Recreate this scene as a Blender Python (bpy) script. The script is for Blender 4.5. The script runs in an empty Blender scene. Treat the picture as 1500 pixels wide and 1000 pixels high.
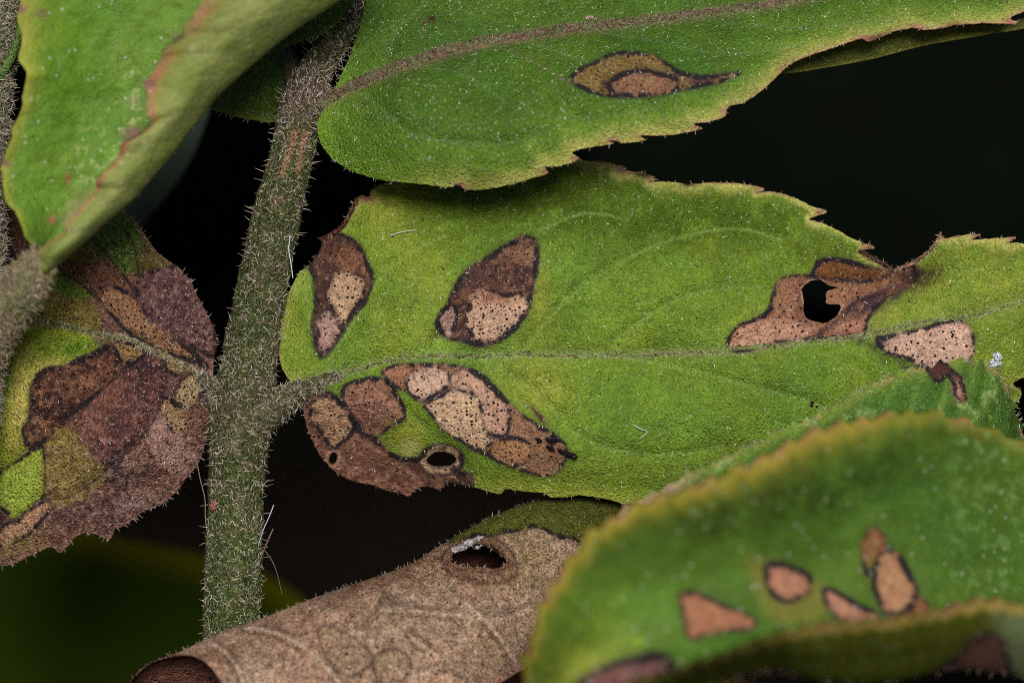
import bpy, math
import numpy as np
from mathutils import Vector, Matrix
from mathutils.geometry import delaunay_2d_cdt

rng = np.random.default_rng(7)
sc = bpy.context.scene

# ------------------------------------------------------------------ camera
S = 0.1 / 1500.0            # one photo pixel at the focus plane, in metres (frame is 10 cm wide)
D = 0.30                    # camera to focus plane
PITCH = math.radians(38)
CEN = np.array([0.0, 0.0, 1.00])
FWD = np.array([0.0, math.cos(PITCH), -math.sin(PITCH)])
RGT = np.array([1.0, 0.0, 0.0])
UPV = np.array([0.0, math.sin(PITCH), math.cos(PITCH)])
CAM = CEN - FWD * D
cd = bpy.data.cameras.new('camera')
cam = bpy.data.objects.new('camera', cd)
sc.collection.objects.link(cam)
cam.location = tuple(CAM)
cam.rotation_euler = (math.pi / 2 - PITCH, 0, 0)
cd.sensor_width = 36
cd.lens = 36 * D / 0.1
cd.clip_start = 0.01
cd.clip_end = 50
cd.dof.use_dof = True
cd.dof.focus_distance = D - 0.001
cd.dof.aperture_fstop = cd.lens / 7.5
cd.dof.aperture_blades = 0
sc.camera = cam

# ------------------------------------------------------------------ world, sun, exposure
SUN_EL = math.radians(55)
SUN_AZ = math.radians(6)      # from behind the camera, a little to its right
world = bpy.data.worlds.new('World')
sc.world = world
world.use_nodes = True
wn = world.node_tree
bg = wn.nodes['Background']
sky = wn.nodes.new('ShaderNodeTexSky')
sky.sky_type = 'NISHITA'
sky.sun_disc = False
sky.sun_elevation = SUN_EL
sky.sun_rotation = math.pi - SUN_AZ
sky.air_density = 1.0
sky.dust_density = 4.0
sky.ozone_density = 1.0
wn.links.new(sky.outputs[0], bg.inputs[0])
bg.inputs[1].default_value = 0.055
sl = bpy.data.lights.new('sun', 'SUN')
sl.energy = 4.0
sl.angle = math.radians(22)
sl.color = (1.0, 0.95, 0.88)
sun = bpy.data.objects.new('sun', sl)
sc.collection.objects.link(sun)
sdir = Vector((math.sin(SUN_AZ) * math.cos(SUN_EL), -math.cos(SUN_AZ) * math.cos(SUN_EL), math.sin(SUN_EL)))
sun.rotation_euler = sdir.to_track_quat('Z', 'Y').to_euler()
sun.location = (0, -1, 2)
sc.view_settings.view_transform = 'Standard'
sc.view_settings.look = 'None'
sc.view_settings.exposure = 0.35
sc.view_settings.gamma = 1.0
sc.cycles.use_denoising = False
sc.cycles.filter_width = 0.95
sc.view_settings.use_curve_mapping = False

# ------------------------------------------------------------------ helpers: space, noise, polygons
ALB = 0.62


def W(u, v, w=0.0):
    """photo pixel u, v and depth w (pixel units towards the camera) -> world"""
    u = np.asarray(u, float); v = np.asarray(v, float); w = np.asarray(w, float) + 0 * u
    d = D - w * S
    x = (u - 750) * S * d / D
    y = (500 - v) * S * d / D
    return CAM + d[..., None] * FWD + x[..., None] * RGT + y[..., None] * UPV


def c(r, g, b):
    s = np.array([r, g, b], float) / 255
    return np.where(s <= 0.04045, s / 12.92, ((s + 0.055) / 1.055) ** 2.4) * ALB


def _h(i, j, seed):
    n = (i * 374761393 + j * 668265263 + seed * 2147483647) & 0xffffffff
    n = ((n ^ (n >> 13)) * 1274126177) & 0xffffffff
    return ((n ^ (n >> 16)) & 0xffff) / 65535.0


def vnoise(x, y, seed=0):
    xi = np.floor(x).astype(np.int64); yi = np.floor(y).astype(np.int64)
    fx = x - xi; fy = y - yi
    fx = fx * fx * (3 - 2 * fx); fy = fy * fy * (3 - 2 * fy)
    a = _h(xi, yi, seed); b = _h(xi + 1, yi, seed); d_ = _h(xi, yi + 1, seed); e = _h(xi + 1, yi + 1, seed)
    return (a * (1 - fx) + b * fx) * (1 - fy) + (d_ * (1 - fx) + e * fx) * fy


def fbm(P, size, seed=0, octv=4):
    """-1..1, features about `size` pixels"""
    x = P[:, 0] / size; y = P[:, 1] / size
    t = 0; amp = 1; tot = 0
    for k in range(octv):
        t = t + amp * (vnoise(x + 17.3 * k, y - 9.1 * k, seed + k) * 2 - 1)
        tot += amp; amp *= 0.55; x = x * 2.03; y = y * 2.03
    return t / tot * 1.6


def catmull(pts, closed=False, step=3.0):
    P = np.array(pts, float)
    n = len(P)
    out = []
    rngk = range(n if closed else n - 1)
    for i in rngk:
        if closed:
            p0, p1, p2, p3 = P[i - 1], P[i], P[(i + 1) % n], P[(i + 2) % n]
        else:
            p1, p2 = P[i], P[i + 1]
            p0 = P[i - 1] if i > 0 else 2 * p1 - p2
            p3 = P[i + 2] if i + 2 < n else 2 * p2 - p1
        a = max(np.linalg.norm((p1 - p0)[:2]), 1e-3) ** .5
        b = max(np.linalg.norm((p2 - p1)[:2]), 1e-3) ** .5
        d_ = max(np.linalg.norm((p3 - p2)[:2]), 1e-3) ** .5
        m1 = (p2 - p1 + b * ((p1 - p0) / a - (p2 - p0) / (a + b)))
        m2 = (p2 - p1 + b * ((p3 - p2) / d_ - (p3 - p1) / (b + d_)))
        L = np.linalg.norm((p2 - p1)[:2])
        k = max(int(math.ceil(L / step)), 1)
        t = (np.arange(k) / k)[:, None]
        out.append((2 * t**3 - 3 * t**2 + 1) * p1 + (t**3 - 2 * t**2 + t) * m1 + (-2 * t**3 + 3 * t**2) * p2 + (t**3 - t**2) * m2)
    if not closed:
        out.append(P[-1:])
    return np.vstack(out)


def Z(pts, ox, oy, k):
    """points read in an enlarged view of the photograph -> photo pixels"""
    return [(ox + x / k, oy + y / k) for x, y in pts]


def inside(P, poly):
    x, y = P[:, 0], P[:, 1]
    r = np.zeros(len(P), bool)
    lo = poly.min(0); hi = poly.max(0)
    m = (x >= lo[0]) & (x <= hi[0]) & (y >= lo[1]) & (y <= hi[1])
    if not m.any():
        return r
    xs, ys = x[m], y[m]; q = np.zeros(len(xs), bool)
    A = poly; B = np.roll(poly, -1, 0)
    for (x1, y1), (x2, y2) in zip(A, B):
        if y1 == y2:
            continue
        q ^= ((ys < y1) != (ys < y2)) & (xs < (x2 - x1) * (ys - y1) / (y2 - y1) + x1)
    r[m] = q
    return r


def pdist(P, line, closed=False, reach=40.0):
    d = np.full(len(P), reach, float)
    A = line if closed else line[:-1]
    B = np.roll(line, -1, 0) if closed else line[1:]
    lo = line.min(0) - reach; hi = line.max(0) + reach
    idx = np.nonzero((P[:, 0] > lo[0]) & (P[:, 0] < hi[0]) & (P[:, 1] > lo[1]) & (P[:, 1] < hi[1]))[0]
    if len(idx) == 0:
        return d
    Q = P[idx]; best = np.full(len(Q), reach * reach)
    for a, b in zip(A, B):
        ab = b - a; L = max(ab @ ab, 1e-9)
        t = np.clip(((Q - a) @ ab) / L, 0, 1)
        e = Q - a - t[:, None] * ab
        best = np.minimum(best, (e * e).sum(1))
    d[idx] = np.sqrt(best)
    return d


def sdist(P, poly, reach=40.0):
    d = pdist(P, poly, True, reach)
    return np.where(inside(P, poly), -d, d)


def sstep(a, b, x):
    t = np.clip((x - a) / (b - a), 0, 1)
    return t * t * (3 - 2 * t)


class RBF:
    def __init__(s, pts):
        p = np.array(pts, float); s.X = p[:, :2] / 300; n = len(p)
        K = s.k(s.X); A = np.zeros((n + 3, n + 3)); A[:n, :n] = K + np.eye(n) * 1e-3
        A[:n, n] = 1; A[:n, n + 1:] = s.X; A[n, :n] = 1; A[n + 1:, :n] = s.X.T
        b = np.zeros(n + 3); b[:n] = p[:, 2]
        s.c = np.linalg.solve(A, b); s.n = n

    def k(s, Q):
        r2 = ((Q[:, None, :] - s.X[None]) ** 2).sum(-1)
        return 0.5 * r2 * np.log(r2 + 1e-12)

    def __call__(s, P):
        Q = np.asarray(P, float)[:, :2] / 300
        return s.k(Q) @ s.c[:s.n] + s.c[s.n] + Q @ s.c[s.n + 1:]


class Paint:
    """albedo, speck density and dryness at the vertices of one leaf"""
    def __init__(s, P, base):
        s.P = P; n = len(P)
        s.col = np.tile(base, (n, 1)); s.spk = np.zeros(n); s.dry = np.zeros(n); s.lift = np.zeros(n); s.ink = np.zeros(n)
        s.n6 = fbm(P, 7, 5, 3); s.n20 = fbm(P, 26, 9, 3); s.keep = np.ones(n)

    def mix(s, m, col, spk=None, dry=None):
        m = np.clip(m * s.keep, 0, 1)
        s.col += (col - s.col) * m[:, None]
        if spk is not None:
            s.spk += (spk - s.spk) * m
        if dry is not None:
            s.dry += (dry - s.dry) * m

    def poly(s, pts, col, soft=2.0, amp=2.0, a=1.0, spk=None, dry=None, edge=None, ew=2.5, ea=0.85, amp2=1.6, lift=0.0, ink=0.95):
        poly = catmull(pts, True, 4)
        sd = sdist(s.P, poly, 60) + amp * s.n6 + amp2 * s.n20
        s.mix(a * sstep(soft, -soft, sd), col, spk, dry)
        s.lift += lift * sstep(4, -4, sd)
        if edge is not None:
            ew = ew * 0.82
            s.mix(ea * np.exp(-(sd / ew) ** 2) * np.clip(0.75 + 0.6 * s.n6, 0, 1), edge)
            s.mix(0.35 * ea * np.exp(-(sd / (ew * 2.6)) ** 2) * np.clip(0.6 + 0.9 * s.n6, 0, 1), edge)
            if ink:
                s.ink *= 1 - sstep(2, -2, sd + ew) * 0.9
                k = ink * s.keep * np.clip(0.62 + 0.8 * s.n20 + 0.5 * s.n6, 0.0, 1.1) * (0.8 * np.exp(-(sd / (ew * 1.05)) ** 2) + 0.33 * np.exp(-(sd / (ew * 3.4)) ** 2))
                s.ink = np.maximum(s.ink, k)
        return sd

    def blob(s, x, y, rx, ry, col, a=1.0, rot=0.0, spk=None, dry=None, rough=0.5):
        dx = s.P[:, 0] - x; dy = s.P[:, 1] - y
        co, si = math.cos(rot), math.sin(rot)
        q = ((dx * co + dy * si) / rx) ** 2 + ((-dx * si + dy * co) / ry) ** 2
        s.mix(a * np.exp(-q) * np.clip(1 + rough * s.n20 + rough * s.n6, 0, 2), col, spk, dry)

    def line(s, pts, width, col, a=1.0, amp=1.0, ink=0.0):
        L = catmull(pts, False, 6)
        d = np.maximum(pdist(s.P, L, False, 40) + amp * s.n6 * 0.7, 0)
        s.mix(a * np.exp(-(d / width) ** 2) * np.clip(0.85 + 0.5 * s.n6, 0, 1), col)
        if ink:
            s.ink = np.maximum(s.ink, ink * np.exp(-(d / width) ** 2) * np.clip(0.8 + 0.6 * s.n20, 0, 1))

    def mottle(s, size, amt, seed, hue=0.0):
        f = fbm(s.P, size, seed, 4)
        s.col *= (1 + amt * f)[:, None]
        if hue:
            g = fbm(s.P, size * 1.3, seed + 31, 3)
            s.col *= 1 + hue * g[:, None] * np.array([1.0, 0.15, -0.4])


# ------------------------------------------------------------------ materials (all node based)
def leaf_material(name, rough=0.5, grain=1.0, bumpk=1.0, trans=0.12, fine=0.42, spec=0.45, cell=0.30, glint=0.42):
    m = bpy.data.materials.new(name); m.use_nodes = True
    nt = m.node_tree; N = nt.nodes; L = nt.links
    bs = N['Principled BSDF']
    out = N['Material Output']

    def nd(t, **kw):
        n = N.new(t)
        for k, v in kw.items():
            setattr(n, k, v)
        return n

    def mth(op, a, b=None, c_=None, clamp=False):
        n = nd('ShaderNodeMath', operation=op, use_clamp=clamp)
        for i, q in enumerate((a, b, c_)):
            if q is None:
                continue
            if isinstance(q, (int, float)):
                n.inputs[i].default_value = q
            else:
                L.new(q, n.inputs[i])
        return n.outputs[0]
    geo = nd('ShaderNodeNewGeometry')
    sc_ = nd('ShaderNodeVectorMath', operation='SCALE')
    L.new(geo.outputs['Position'], sc_.inputs[0]); sc_.inputs['Scale'].default_value = 1 / S
    pos = sc_.outputs[0]

    def noise(scale, detail=2.0, rgh=0.6):
        n = nd('ShaderNodeTexNoise'); n.inputs['Scale'].default_value = scale
        n.inputs['Detail'].default_value = detail; n.inputs['Roughness'].default_value = rgh
        L.new(pos, n.inputs['Vector']); return n.outputs['Fac']

    def attr(a):
        n = nd('ShaderNodeAttribute', attribute_name=a); return n
    col = attr('col').outputs['Color']; spk = attr('spk').outputs['Fac']; dry = attr('dry').outputs['Fac']
    ink = attr('ink').outputs['Fac']
    n1 = noise(0.035, 3); n2 = noise(0.11, 3, 0.7); n3 = noise(0.30, 2, 0.6)
    # grain: coarse, middle, fine
    k2 = mth('MULTIPLY_ADD', dry, 0.9 * grain, 0.75 * grain); k3 = mth('MULTIPLY_ADD', dry, 0.6 * grain, 2.4 * fine * grain)
    g = mth('ADD', mth('MULTIPLY_ADD', n1, 0.45 * grain, 1 - 0.225 * grain), mth('MULTIPLY', mth('SUBTRACT', n2, 0.5), k2))
    g = mth('ADD', g, mth('MULTIPLY', mth('SUBTRACT', n3, 0.5), k3))
    g = mth('MAXIMUM', g, 0.16)
    mul = nd('ShaderNodeMix', data_type='RGBA', blend_type='MULTIPLY'); mul.inputs[0].default_value = 1
    L.new(col, mul.inputs[6])
    cmb = nd('ShaderNodeCombineColor'); L.new(g, cmb.inputs[0]); L.new(g, cmb.inputs[1]); L.new(g, cmb.inputs[2])
    L.new(cmb.outputs[0], mul.inputs[7])
    base = mul.outputs[2]
    # pimples (fungal fruiting bodies) in the dead spots
    vo = nd('ShaderNodeTexVoronoi'); vo.inputs['Scale'].default_value = 0.155; L.new(pos, vo.inputs['Vector'])
    sepc = nd('ShaderNodeSeparateColor'); L.new(vo.outputs['Color'], sepc.inputs[0])
    rad = mth('MULTIPLY_ADD', sepc.outputs[0], 0.16, 0.17)
    dot = mth('MULTIPLY', mth('LESS_THAN', vo.outputs['Distance'], rad), mth('LESS_THAN', sepc.outputs[1], spk))
    mx = nd('ShaderNodeMix', data_type='RGBA'); L.new(dot, mx.inputs[0]); L.new(base, mx.inputs[6])
    mx.inputs[7].default_value = (0.010, 0.007, 0.008, 1)
    base = mx.outputs[2]
    vo3 = nd('ShaderNodeTexVoronoi'); vo3.inputs['Scale'].default_value = 0.07; L.new(pos, vo3.inputs['Vector'])
    sp3 = nd('ShaderNodeSeparateColor'); L.new(vo3.outputs['Color'], sp3.inputs[0])
    soot = mth('MULTIPLY', mth('LESS_THAN', vo3.outputs['Distance'], mth('MULTIPLY_ADD', sp3.outputs[0], 0.09, 0.05)), mth('LESS_THAN', sp3.outputs[1], 0.35 if glint else 0.0))
    mxs = nd('ShaderNodeMix', data_type='RGBA'); L.new(mth('MULTIPLY', soot, 0.85), mxs.inputs[0]); L.new(base, mxs.inputs[6])
    mxs.inputs[7].default_value = (0.02, 0.018, 0.014, 1)
    base = mxs.outputs[2]
    # blackened crumbly rims of the dead spots
    ik = mth('ADD', ink, mth('ADD', mth('MULTIPLY_ADD', n3, 1.1, -0.55), mth('MULTIPLY_ADD', n2, 0.9, -0.45)))
    ik = mth('MULTIPLY', mth('MULTIPLY_ADD', ik, 3.2, -1.0, True), mth('GREATER_THAN', ink, 0.04))
    mxi = nd('ShaderNodeMix', data_type='RGBA'); L.new(mth('MULTIPLY', ik, 0.92), mxi.inputs[0]); L.new(base, mxi.inputs[6])
    mxi.inputs[7].default_value = (0.012, 0.009, 0.012, 1)
    base = mxi.outputs[2]
    # pale glints: sparkle of the tiny hairs, painted into the colour
    vo2 = nd('ShaderNodeTexVoronoi'); vo2.inputs['Scale'].default_value = cell; L.new(pos, vo2.inputs['Vector'])
    sp2 = nd('ShaderNodeSeparateColor'); L.new(vo2.outputs['Color'], sp2.inputs[0])
    gl = mth('MULTIPLY', mth('LESS_THAN', vo2.outputs['Distance'], 0.30), mth('LESS_THAN', sp2.outputs[0], 0.085))
    gl = mth('MULTIPLY', gl, glint)
    mx2 = nd('ShaderNodeMix', data_type='RGBA'); L.new(gl, mx2.inputs[0]); L.new(base, mx2.inputs[6])
    mx2.inputs[7].default_value = (0.40, 0.42, 0.34, 1)
    base = mx2.outputs[2]
    L.new(base, bs.inputs['Base Color'])
    r = mth('MULTIPLY_ADD', dry, 0.25, rough)
    r = mth('ADD', r, mth('MULTIPLY_ADD', n2, 0.3, -0.15))
    L.new(r, bs.inputs['Roughness'])
    bs.inputs['Specular IOR Level'].default_value = spec
    # relief
    h = mth('MULTIPLY_ADD', n2, 1.0, mth('MULTIPLY', n3, 1.9))
    h = mth('ADD', h, mth('MULTIPLY', mth('SUBTRACT', 0.5, vo2.outputs['Distance']), 0.9))
    h = mth('ADD', h, mth('MULTIPLY', dot, 1.2))
    bu = nd('ShaderNodeBump'); bu.inputs['Strength'].default_value = 1.0
    bu.inputs['Distance'].default_value = S * 1.15 * bumpk
    L.new(h, bu.inputs['Height']); L.new(bu.outputs[0], bs.inputs['Normal'])
    if trans > 0:
        tr = nd('ShaderNodeBsdfTranslucent'); L.new(base, tr.inputs['Color'])
        ms = nd('ShaderNodeMixShader'); ms.inputs[0].default_value = trans
        L.new(bs.outputs[0], ms.inputs[1]); L.new(tr.outputs[0], ms.inputs[2]); L.new(ms.outputs[0], out.inputs[0])
    return m


M_LEAF = leaf_material('leaf_tissue', 0.50, 1.0, 1.7, 0.07, fine=0.70, spec=0.13)
M_SOFT = leaf_material('soft_leaf_tissue', 0.52, 0.8, 0.9, 0.16, cell=0.12, spec=0.14)
M_FAR = leaf_material('shaded_leaf_tissue', 0.8, 0.5, 0.5, 0.0, spec=0.02, glint=0.0)
M_DRY = leaf_material('dry_leaf_tissue', 0.58, 1.35, 3.6, 0.04, fine=0.70, spec=0.08)
M_STEM = leaf_material('stem_bark', 0.5, 1.5, 4.0, 0.0, fine=0.7, spec=0.18)
M_HAIR = leaf_material('plant_hair', 0.42, 0.5, 0.0, 0.25, spec=0.6)

# ------------------------------------------------------------------ helpers: objects


def empty(name, loc, label, cat, group=None):
    o = bpy.data.objects.new(name, None); sc.collection.objects.link(o)
    o.location = loc; o.empty_display_size = 0.005
    o['label'] = label; o['category'] = cat
    if group:
        o['group'] = group
    return o


def emit(name, parent, P, faces, mat, Nrm=None, col=None, spk=None, dry=None, origin=None, ink=None):
    """one mesh object from arrays; P in world space, faces an (m,3) or (m,4) array"""
    faces = np.asarray(faces)
    used, inv = np.unique(faces.ravel(), return_inverse=True)
    F = inv.reshape(faces.shape); P = P[used]
    root = parent
    while root is not None and root.parent is not None:
        root = root.parent
    if root is not None:
        org = np.array(root.location)
    else:
        org = P.mean(0) if origin is None else np.asarray(origin, float)
    me = bpy.data.meshes.new(name)
    n, m, k = len(P), len(F), F.shape[1]
    me.vertices.add(n); me.loops.add(m * k); me.polygons.add(m)
    me.vertices.foreach_set('co', (P - org).ravel().astype(np.float32))
    me.loops.foreach_set('vertex_index', F.ravel().astype(np.int32))
    me.polygons.foreach_set('loop_start', (np.arange(m) * k).astype(np.int32))
    me.polygons.foreach_set('use_smooth', np.ones(m, bool))
    me.update(calc_edges=True)
    me.validate()
    if col is not None:
        cc = np.ones((n, 4), np.float32); cc[:, :3] = np.clip(col[used], 0.0004, 0.9)
        me.attributes.new('col', 'FLOAT_COLOR', 'POINT').data.foreach_set('color', cc.ravel())
    for nm, a in (('spk', spk), ('dry', dry), ('ink', ink)):
        if a is not None:
            me.attributes.new(nm, 'FLOAT', 'POINT').data.foreach_set('value', a[used].astype(np.float32))
    if Nrm is not None and len(me.vertices) == n:
        me.normals_split_custom_set_from_vertices([tuple(q) for q in Nrm[used]])
    me.materials.append(mat)
    o = bpy.data.objects.new(name, me); sc.collection.objects.link(o)
    if parent is not None:
        o.parent = parent
    else:
        o.location = org
    return o


def vnormals(P, F):
    a, b, d_ = P[F[:, 0]], P[F[:, 1]], P[F[:, 2]]
    fn = np.cross(b - a, d_ - a)
    N = np.zeros_like(P)
    for i in range(3):
        for k in range(3):
            N[:, k] += np.bincount(F[:, i], fn[:, k], minlength=len(P))
    return N / np.maximum(np.linalg.norm(N, axis=1), 1e-12)[:, None]


def sheet(parent, names, UVW, F, group, paint, under, mat, thick=4.0, under_dry=None):
    """a leaf sheet with real thickness, cut into the blade and its dead spots.
    names[g] is the name of face group g; group 0 is the blade"""
    P = W(UVW[:, 0], UVW[:, 1], UVW[:, 2])
    N = vnormals(P, F)
    n = len(P)
    Pb = P - N * thick * S
    PP = np.vstack([P, Pb]); NN = np.vstack([N, -N])
    e = np.vstack([F[:, [0, 1]], F[:, [1, 2]], F[:, [2, 0]]]); fi = np.tile(np.arange(len(F)), 3)
    key = np.sort(e, 1); key = key[:, 0].astype(np.int64) * n + key[:, 1]
    _, first, cnt = np.unique(key, return_index=True, return_counts=True)
    be = first[cnt == 1]
    rim = np.vstack([np.stack([e[be, 1], e[be, 0], e[be, 0] + n], 1), np.stack([e[be, 1], e[be, 0] + n, e[be, 1] + n], 1)])
    rg = np.tile(group[fi[be]], 2)
    FF = np.vstack([F, F[:, ::-1] + n, rim]); GG = np.concatenate([group, group, rg])
    uc = np.tile(under, (n, 1)) if np.ndim(under) == 1 else under
    C = np.vstack([paint.col, uc]); SP = np.concatenate([paint.spk, paint.spk * 0.3]); DR = np.concatenate([paint.dry, paint.dry]); IK = np.concatenate([paint.ink, paint.ink * 0])
    blade = emit(names[0], parent, PP, FF[GG == 0], mat, NN, C, SP, DR, ink=IK)
    subs = []
    for g in range(1, len(names)):
        if (GG == g).sum() < 8:
            continue
        subs.append(emit(names[g], blade, PP, FF[GG == g], mat, NN, C, SP, DR, ink=IK))
    return blade, subs, e[be]


def field(outline, holes, lesions, step, jitter=0.35):
    """triangulate the inside of an outline with clean edges along holes and dead spots"""
    lo = outline.min(0); hi = outline.max(0)
    xs = np.arange(lo[0], hi[0], step); ys = np.arange(lo[1], hi[1], step * 0.866)
    X, Y = np.meshgrid(xs, ys); X = X + (np.arange(len(ys)) % 2)[:, None] * step / 2
    G = np.stack([X.ravel(), Y.ravel()], 1) + rng.uniform(-jitter, jitter, (X.size, 2)) * step * 0.5
    G = G[inside(G, outline)]
    keep = pdist(G, outline, True, 20) > step * 0.55
    for h in holes:
        keep &= sdist(G, h, 20) > step * 0.55
    for l in lesions:
        keep &= pdist(G, l, True, 20) > step * 0.5
    G = G[keep]
    V = [G]; E = []; k = len(G)
    for loop in [outline] + list(holes) + list(lesions):
        m = len(loop); V.append(loop)
        E += [(k + i, k + (i + 1) % m) for i in range(m)]; k += m
    V = np.vstack(V)
    r = delaunay_2d_cdt([Vector(p) for p in V], E, [], 0, 1e-4)
    Q = np.array([(p[0], p[1]) for p in r[0]]); F = np.array(r[2])
    cen = Q[F].mean(1)
    ok = inside(cen, outline)
    for h in holes:
        ok &= ~inside(cen, h)
    a, b, d_ = Q[F[:, 0]], Q[F[:, 1]], Q[F[:, 2]]
    ar = (b[:, 0] - a[:, 0]) * (d_[:, 1] - a[:, 1]) - (b[:, 1] - a[:, 1]) * (d_[:, 0] - a[:, 0])
    ok &= np.abs(ar) > 1e-6
    F = F[ok]; cen = cen[ok]; ar = ar[ok]
    F[ar > 0] = F[ar > 0][:, ::-1]          # face the viewer (v runs down)
    g = np.zeros(len(F), int)
    for i, l in enumerate(lesions):
        g[inside(cen, l) & (g == 0)] = i + 1
    used, inv = np.unique(F.ravel(), return_inverse=True)
    return Q[used], inv.reshape(F.shape), g


def rag(loop, amp, size=9, seed=3):
    """make a closed outline a little uneven"""
    t = np.roll(loop, -1, 0) - np.roll(loop, 1, 0)
    t = t / np.maximum(np.linalg.norm(t, axis=1), 1e-6)[:, None]
    nn = np.stack([t[:, 1], -t[:, 0]], 1)
    return loop + nn * (fbm(loop, size, seed, 3) * amp)[:, None]


def hairs(name, parent, B, Dr, ln, rad, col, bend=0.4, mat=None, kind='stuff'):
    """many tapered curved hairs; B base, Dr unit direction (pixel space), joined in one part"""
    n = len(B)
    ln = np.broadcast_to(ln, (n,)); rad = np.broadcast_to(rad, (n,))
    Dr = Dr / np.maximum(np.linalg.norm(Dr, axis=1), 1e-6)[:, None]
    r_ = rng.normal(size=(n, 3)); s1 = np.cross(Dr, r_); s1 /= np.maximum(np.linalg.norm(s1, axis=1), 1e-6)[:, None]
    s2 = np.cross(Dr, s1)
    ts = [0, .4, .75, 1.0]; rs = [1.0, .85, .55, 0.12]
    rings = []
    for t, q in zip(ts, rs):
        cpt = B + Dr * (ln * t)[:, None] + s1 * (ln * bend * t * t)[:, None]
        for k in range(3):
            a = 2 * math.pi * k / 3
            rings.append(cpt + (s1 * math.cos(a) + s2 * math.sin(a)) * (rad * q)[:, None])
    V = np.stack(rings, 1)                      # n,12,3
    fl = []
    for i in range(3):
        for k in range(3):
            fl.append((i * 3 + k, i * 3 + (k + 1) % 3, i * 3 + 3 + (k + 1) % 3, i * 3 + 3 + k))
    F = (np.array(fl)[None] + (np.arange(n) * 12)[:, None, None]).reshape(-1, 4)
    V = V.reshape(-1, 3)
    cc = np.asarray(col, float)
    C = np.repeat(cc * rng.uniform(0.45, 1.25, (n, 1)), 12, 0)
    o = emit(name, parent, W(V[:, 0], V[:, 1], V[:, 2]), F, mat or M_HAIR, None, C, np.zeros(len(V)), np.zeros(len(V)))
    if kind:
        o['kind'] = kind
    return o


def tube_arrays(pts, nr=40, step=3.0, lump=1.5, squash=1.0, seed=11, ridges=0, cap=True):
    """pts: (u, v, w, r) along the axis"""
    C = catmull(pts, False, step)
    A = C[:, :3]; R = C[:, 3]
    T = np.gradient(A, axis=0); T /= np.linalg.norm(T, axis=1)[:, None]
    ref = np.array([0, 0, 1.0])
    s1 = np.cross(T, ref); s1 /= np.linalg.norm(s1, axis=1)[:, None]
    s2 = np.cross(s1, T)                       # roughly towards the viewer
    th = np.linspace(0, 2 * math.pi, nr, endpoint=False)
    m = len(A)
    arc = np.cumsum(np.r_[0, np.linalg.norm(np.diff(A, axis=0), axis=1)])
    Q = np.stack([np.repeat(arc, nr), np.tile(th * 40 / 1.0, m)], 1)
    rr = np.repeat(R, nr) + lump * fbm(Q, 22, seed, 4)
    if ridges:
        rr = rr + ridges * np.cos(np.tile(th, m) * 4 + 0.6)
    ct = np.tile(np.cos(th), m); st = np.tile(np.sin(th), m)
    nv = np.repeat(s1, nr, 0) * ct[:, None] + np.repeat(s2, nr, 0) * (st * squash)[:, None]
    P = np.repeat(A, nr, 0) + nv * rr[:, None]
    i = np.arange(m - 1)[:, None] * nr; k = np.arange(nr)[None]; k2 = (k + 1) % nr
    a, b, d_, e = (i + k).ravel(), (i + k2).ravel(), (i + nr + k2).ravel(), (i + nr + k).ravel()
    F = np.vstack([np.stack([a, d_, b], 1), np.stack([a, e, d_], 1)])
    nv /= np.linalg.norm(nv, axis=1)[:, None]
    return P, F, nv, np.repeat(T, nr, 0), Q, th


def tube(name, parent, pts, colfn, mat, **kw):
    P, F, nv, T, Q, th = tube_arrays(pts, **kw)
    Pw = W(P[:, 0], P[:, 1], P[:, 2])
    N = vnormals(Pw, F)
    # faces outwards
    ctr = W(P[:, 0] + nv[:, 0], P[:, 1] + nv[:, 1], P[:, 2] + nv[:, 2]) - Pw
    if (N * ctr).sum() < 0:
        F = F[:, ::-1]; N = -N
    col = colfn(P, Q, nv)
    o = emit(name, parent, Pw, F, mat, None, col, np.zeros(len(P)), np.full(len(P), .5))
    return o, P, nv, T


def tube_hairs(name, parent, P, nv, T, count, ln, rad, col, lean=(0.2, 1.0), side=0.9, front=-0.25, bend=0.45, box=(-60, 1560, -60, 1060), dens=None):
    ok = (nv[:, 2] > front) & (P[:, 0] > box[0]) & (P[:, 0] < box[1]) & (P[:, 1] > box[2]) & (P[:, 1] < box[3])
    idx = np.nonzero(ok)[0]
    pr = None
    if dens is not None:
        pr = dens(P[idx]); pr = pr / pr.sum()
    idx = rng.choice(idx, count, p=pr)
    n = len(idx)
    Bp = P[idx] + T[idx] * rng.uniform(-2, 2, (n, 1)) - nv[idx] * 0.8
    lat = np.cross(nv[idx], T[idx])
    lv = rng.uniform(lean[0], lean[1], (n, 1))
    dr = nv[idx] * lv + lat * rng.normal(0, side, (n, 1)) + T[idx] * rng.normal(0, side * 0.7, (n, 1))
    L = rng.uniform(ln[0], ln[1], n)
    return hairs(name, parent, Bp, dr, L, rng.uniform(rad[0], rad[1], n), col, bend)


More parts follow.
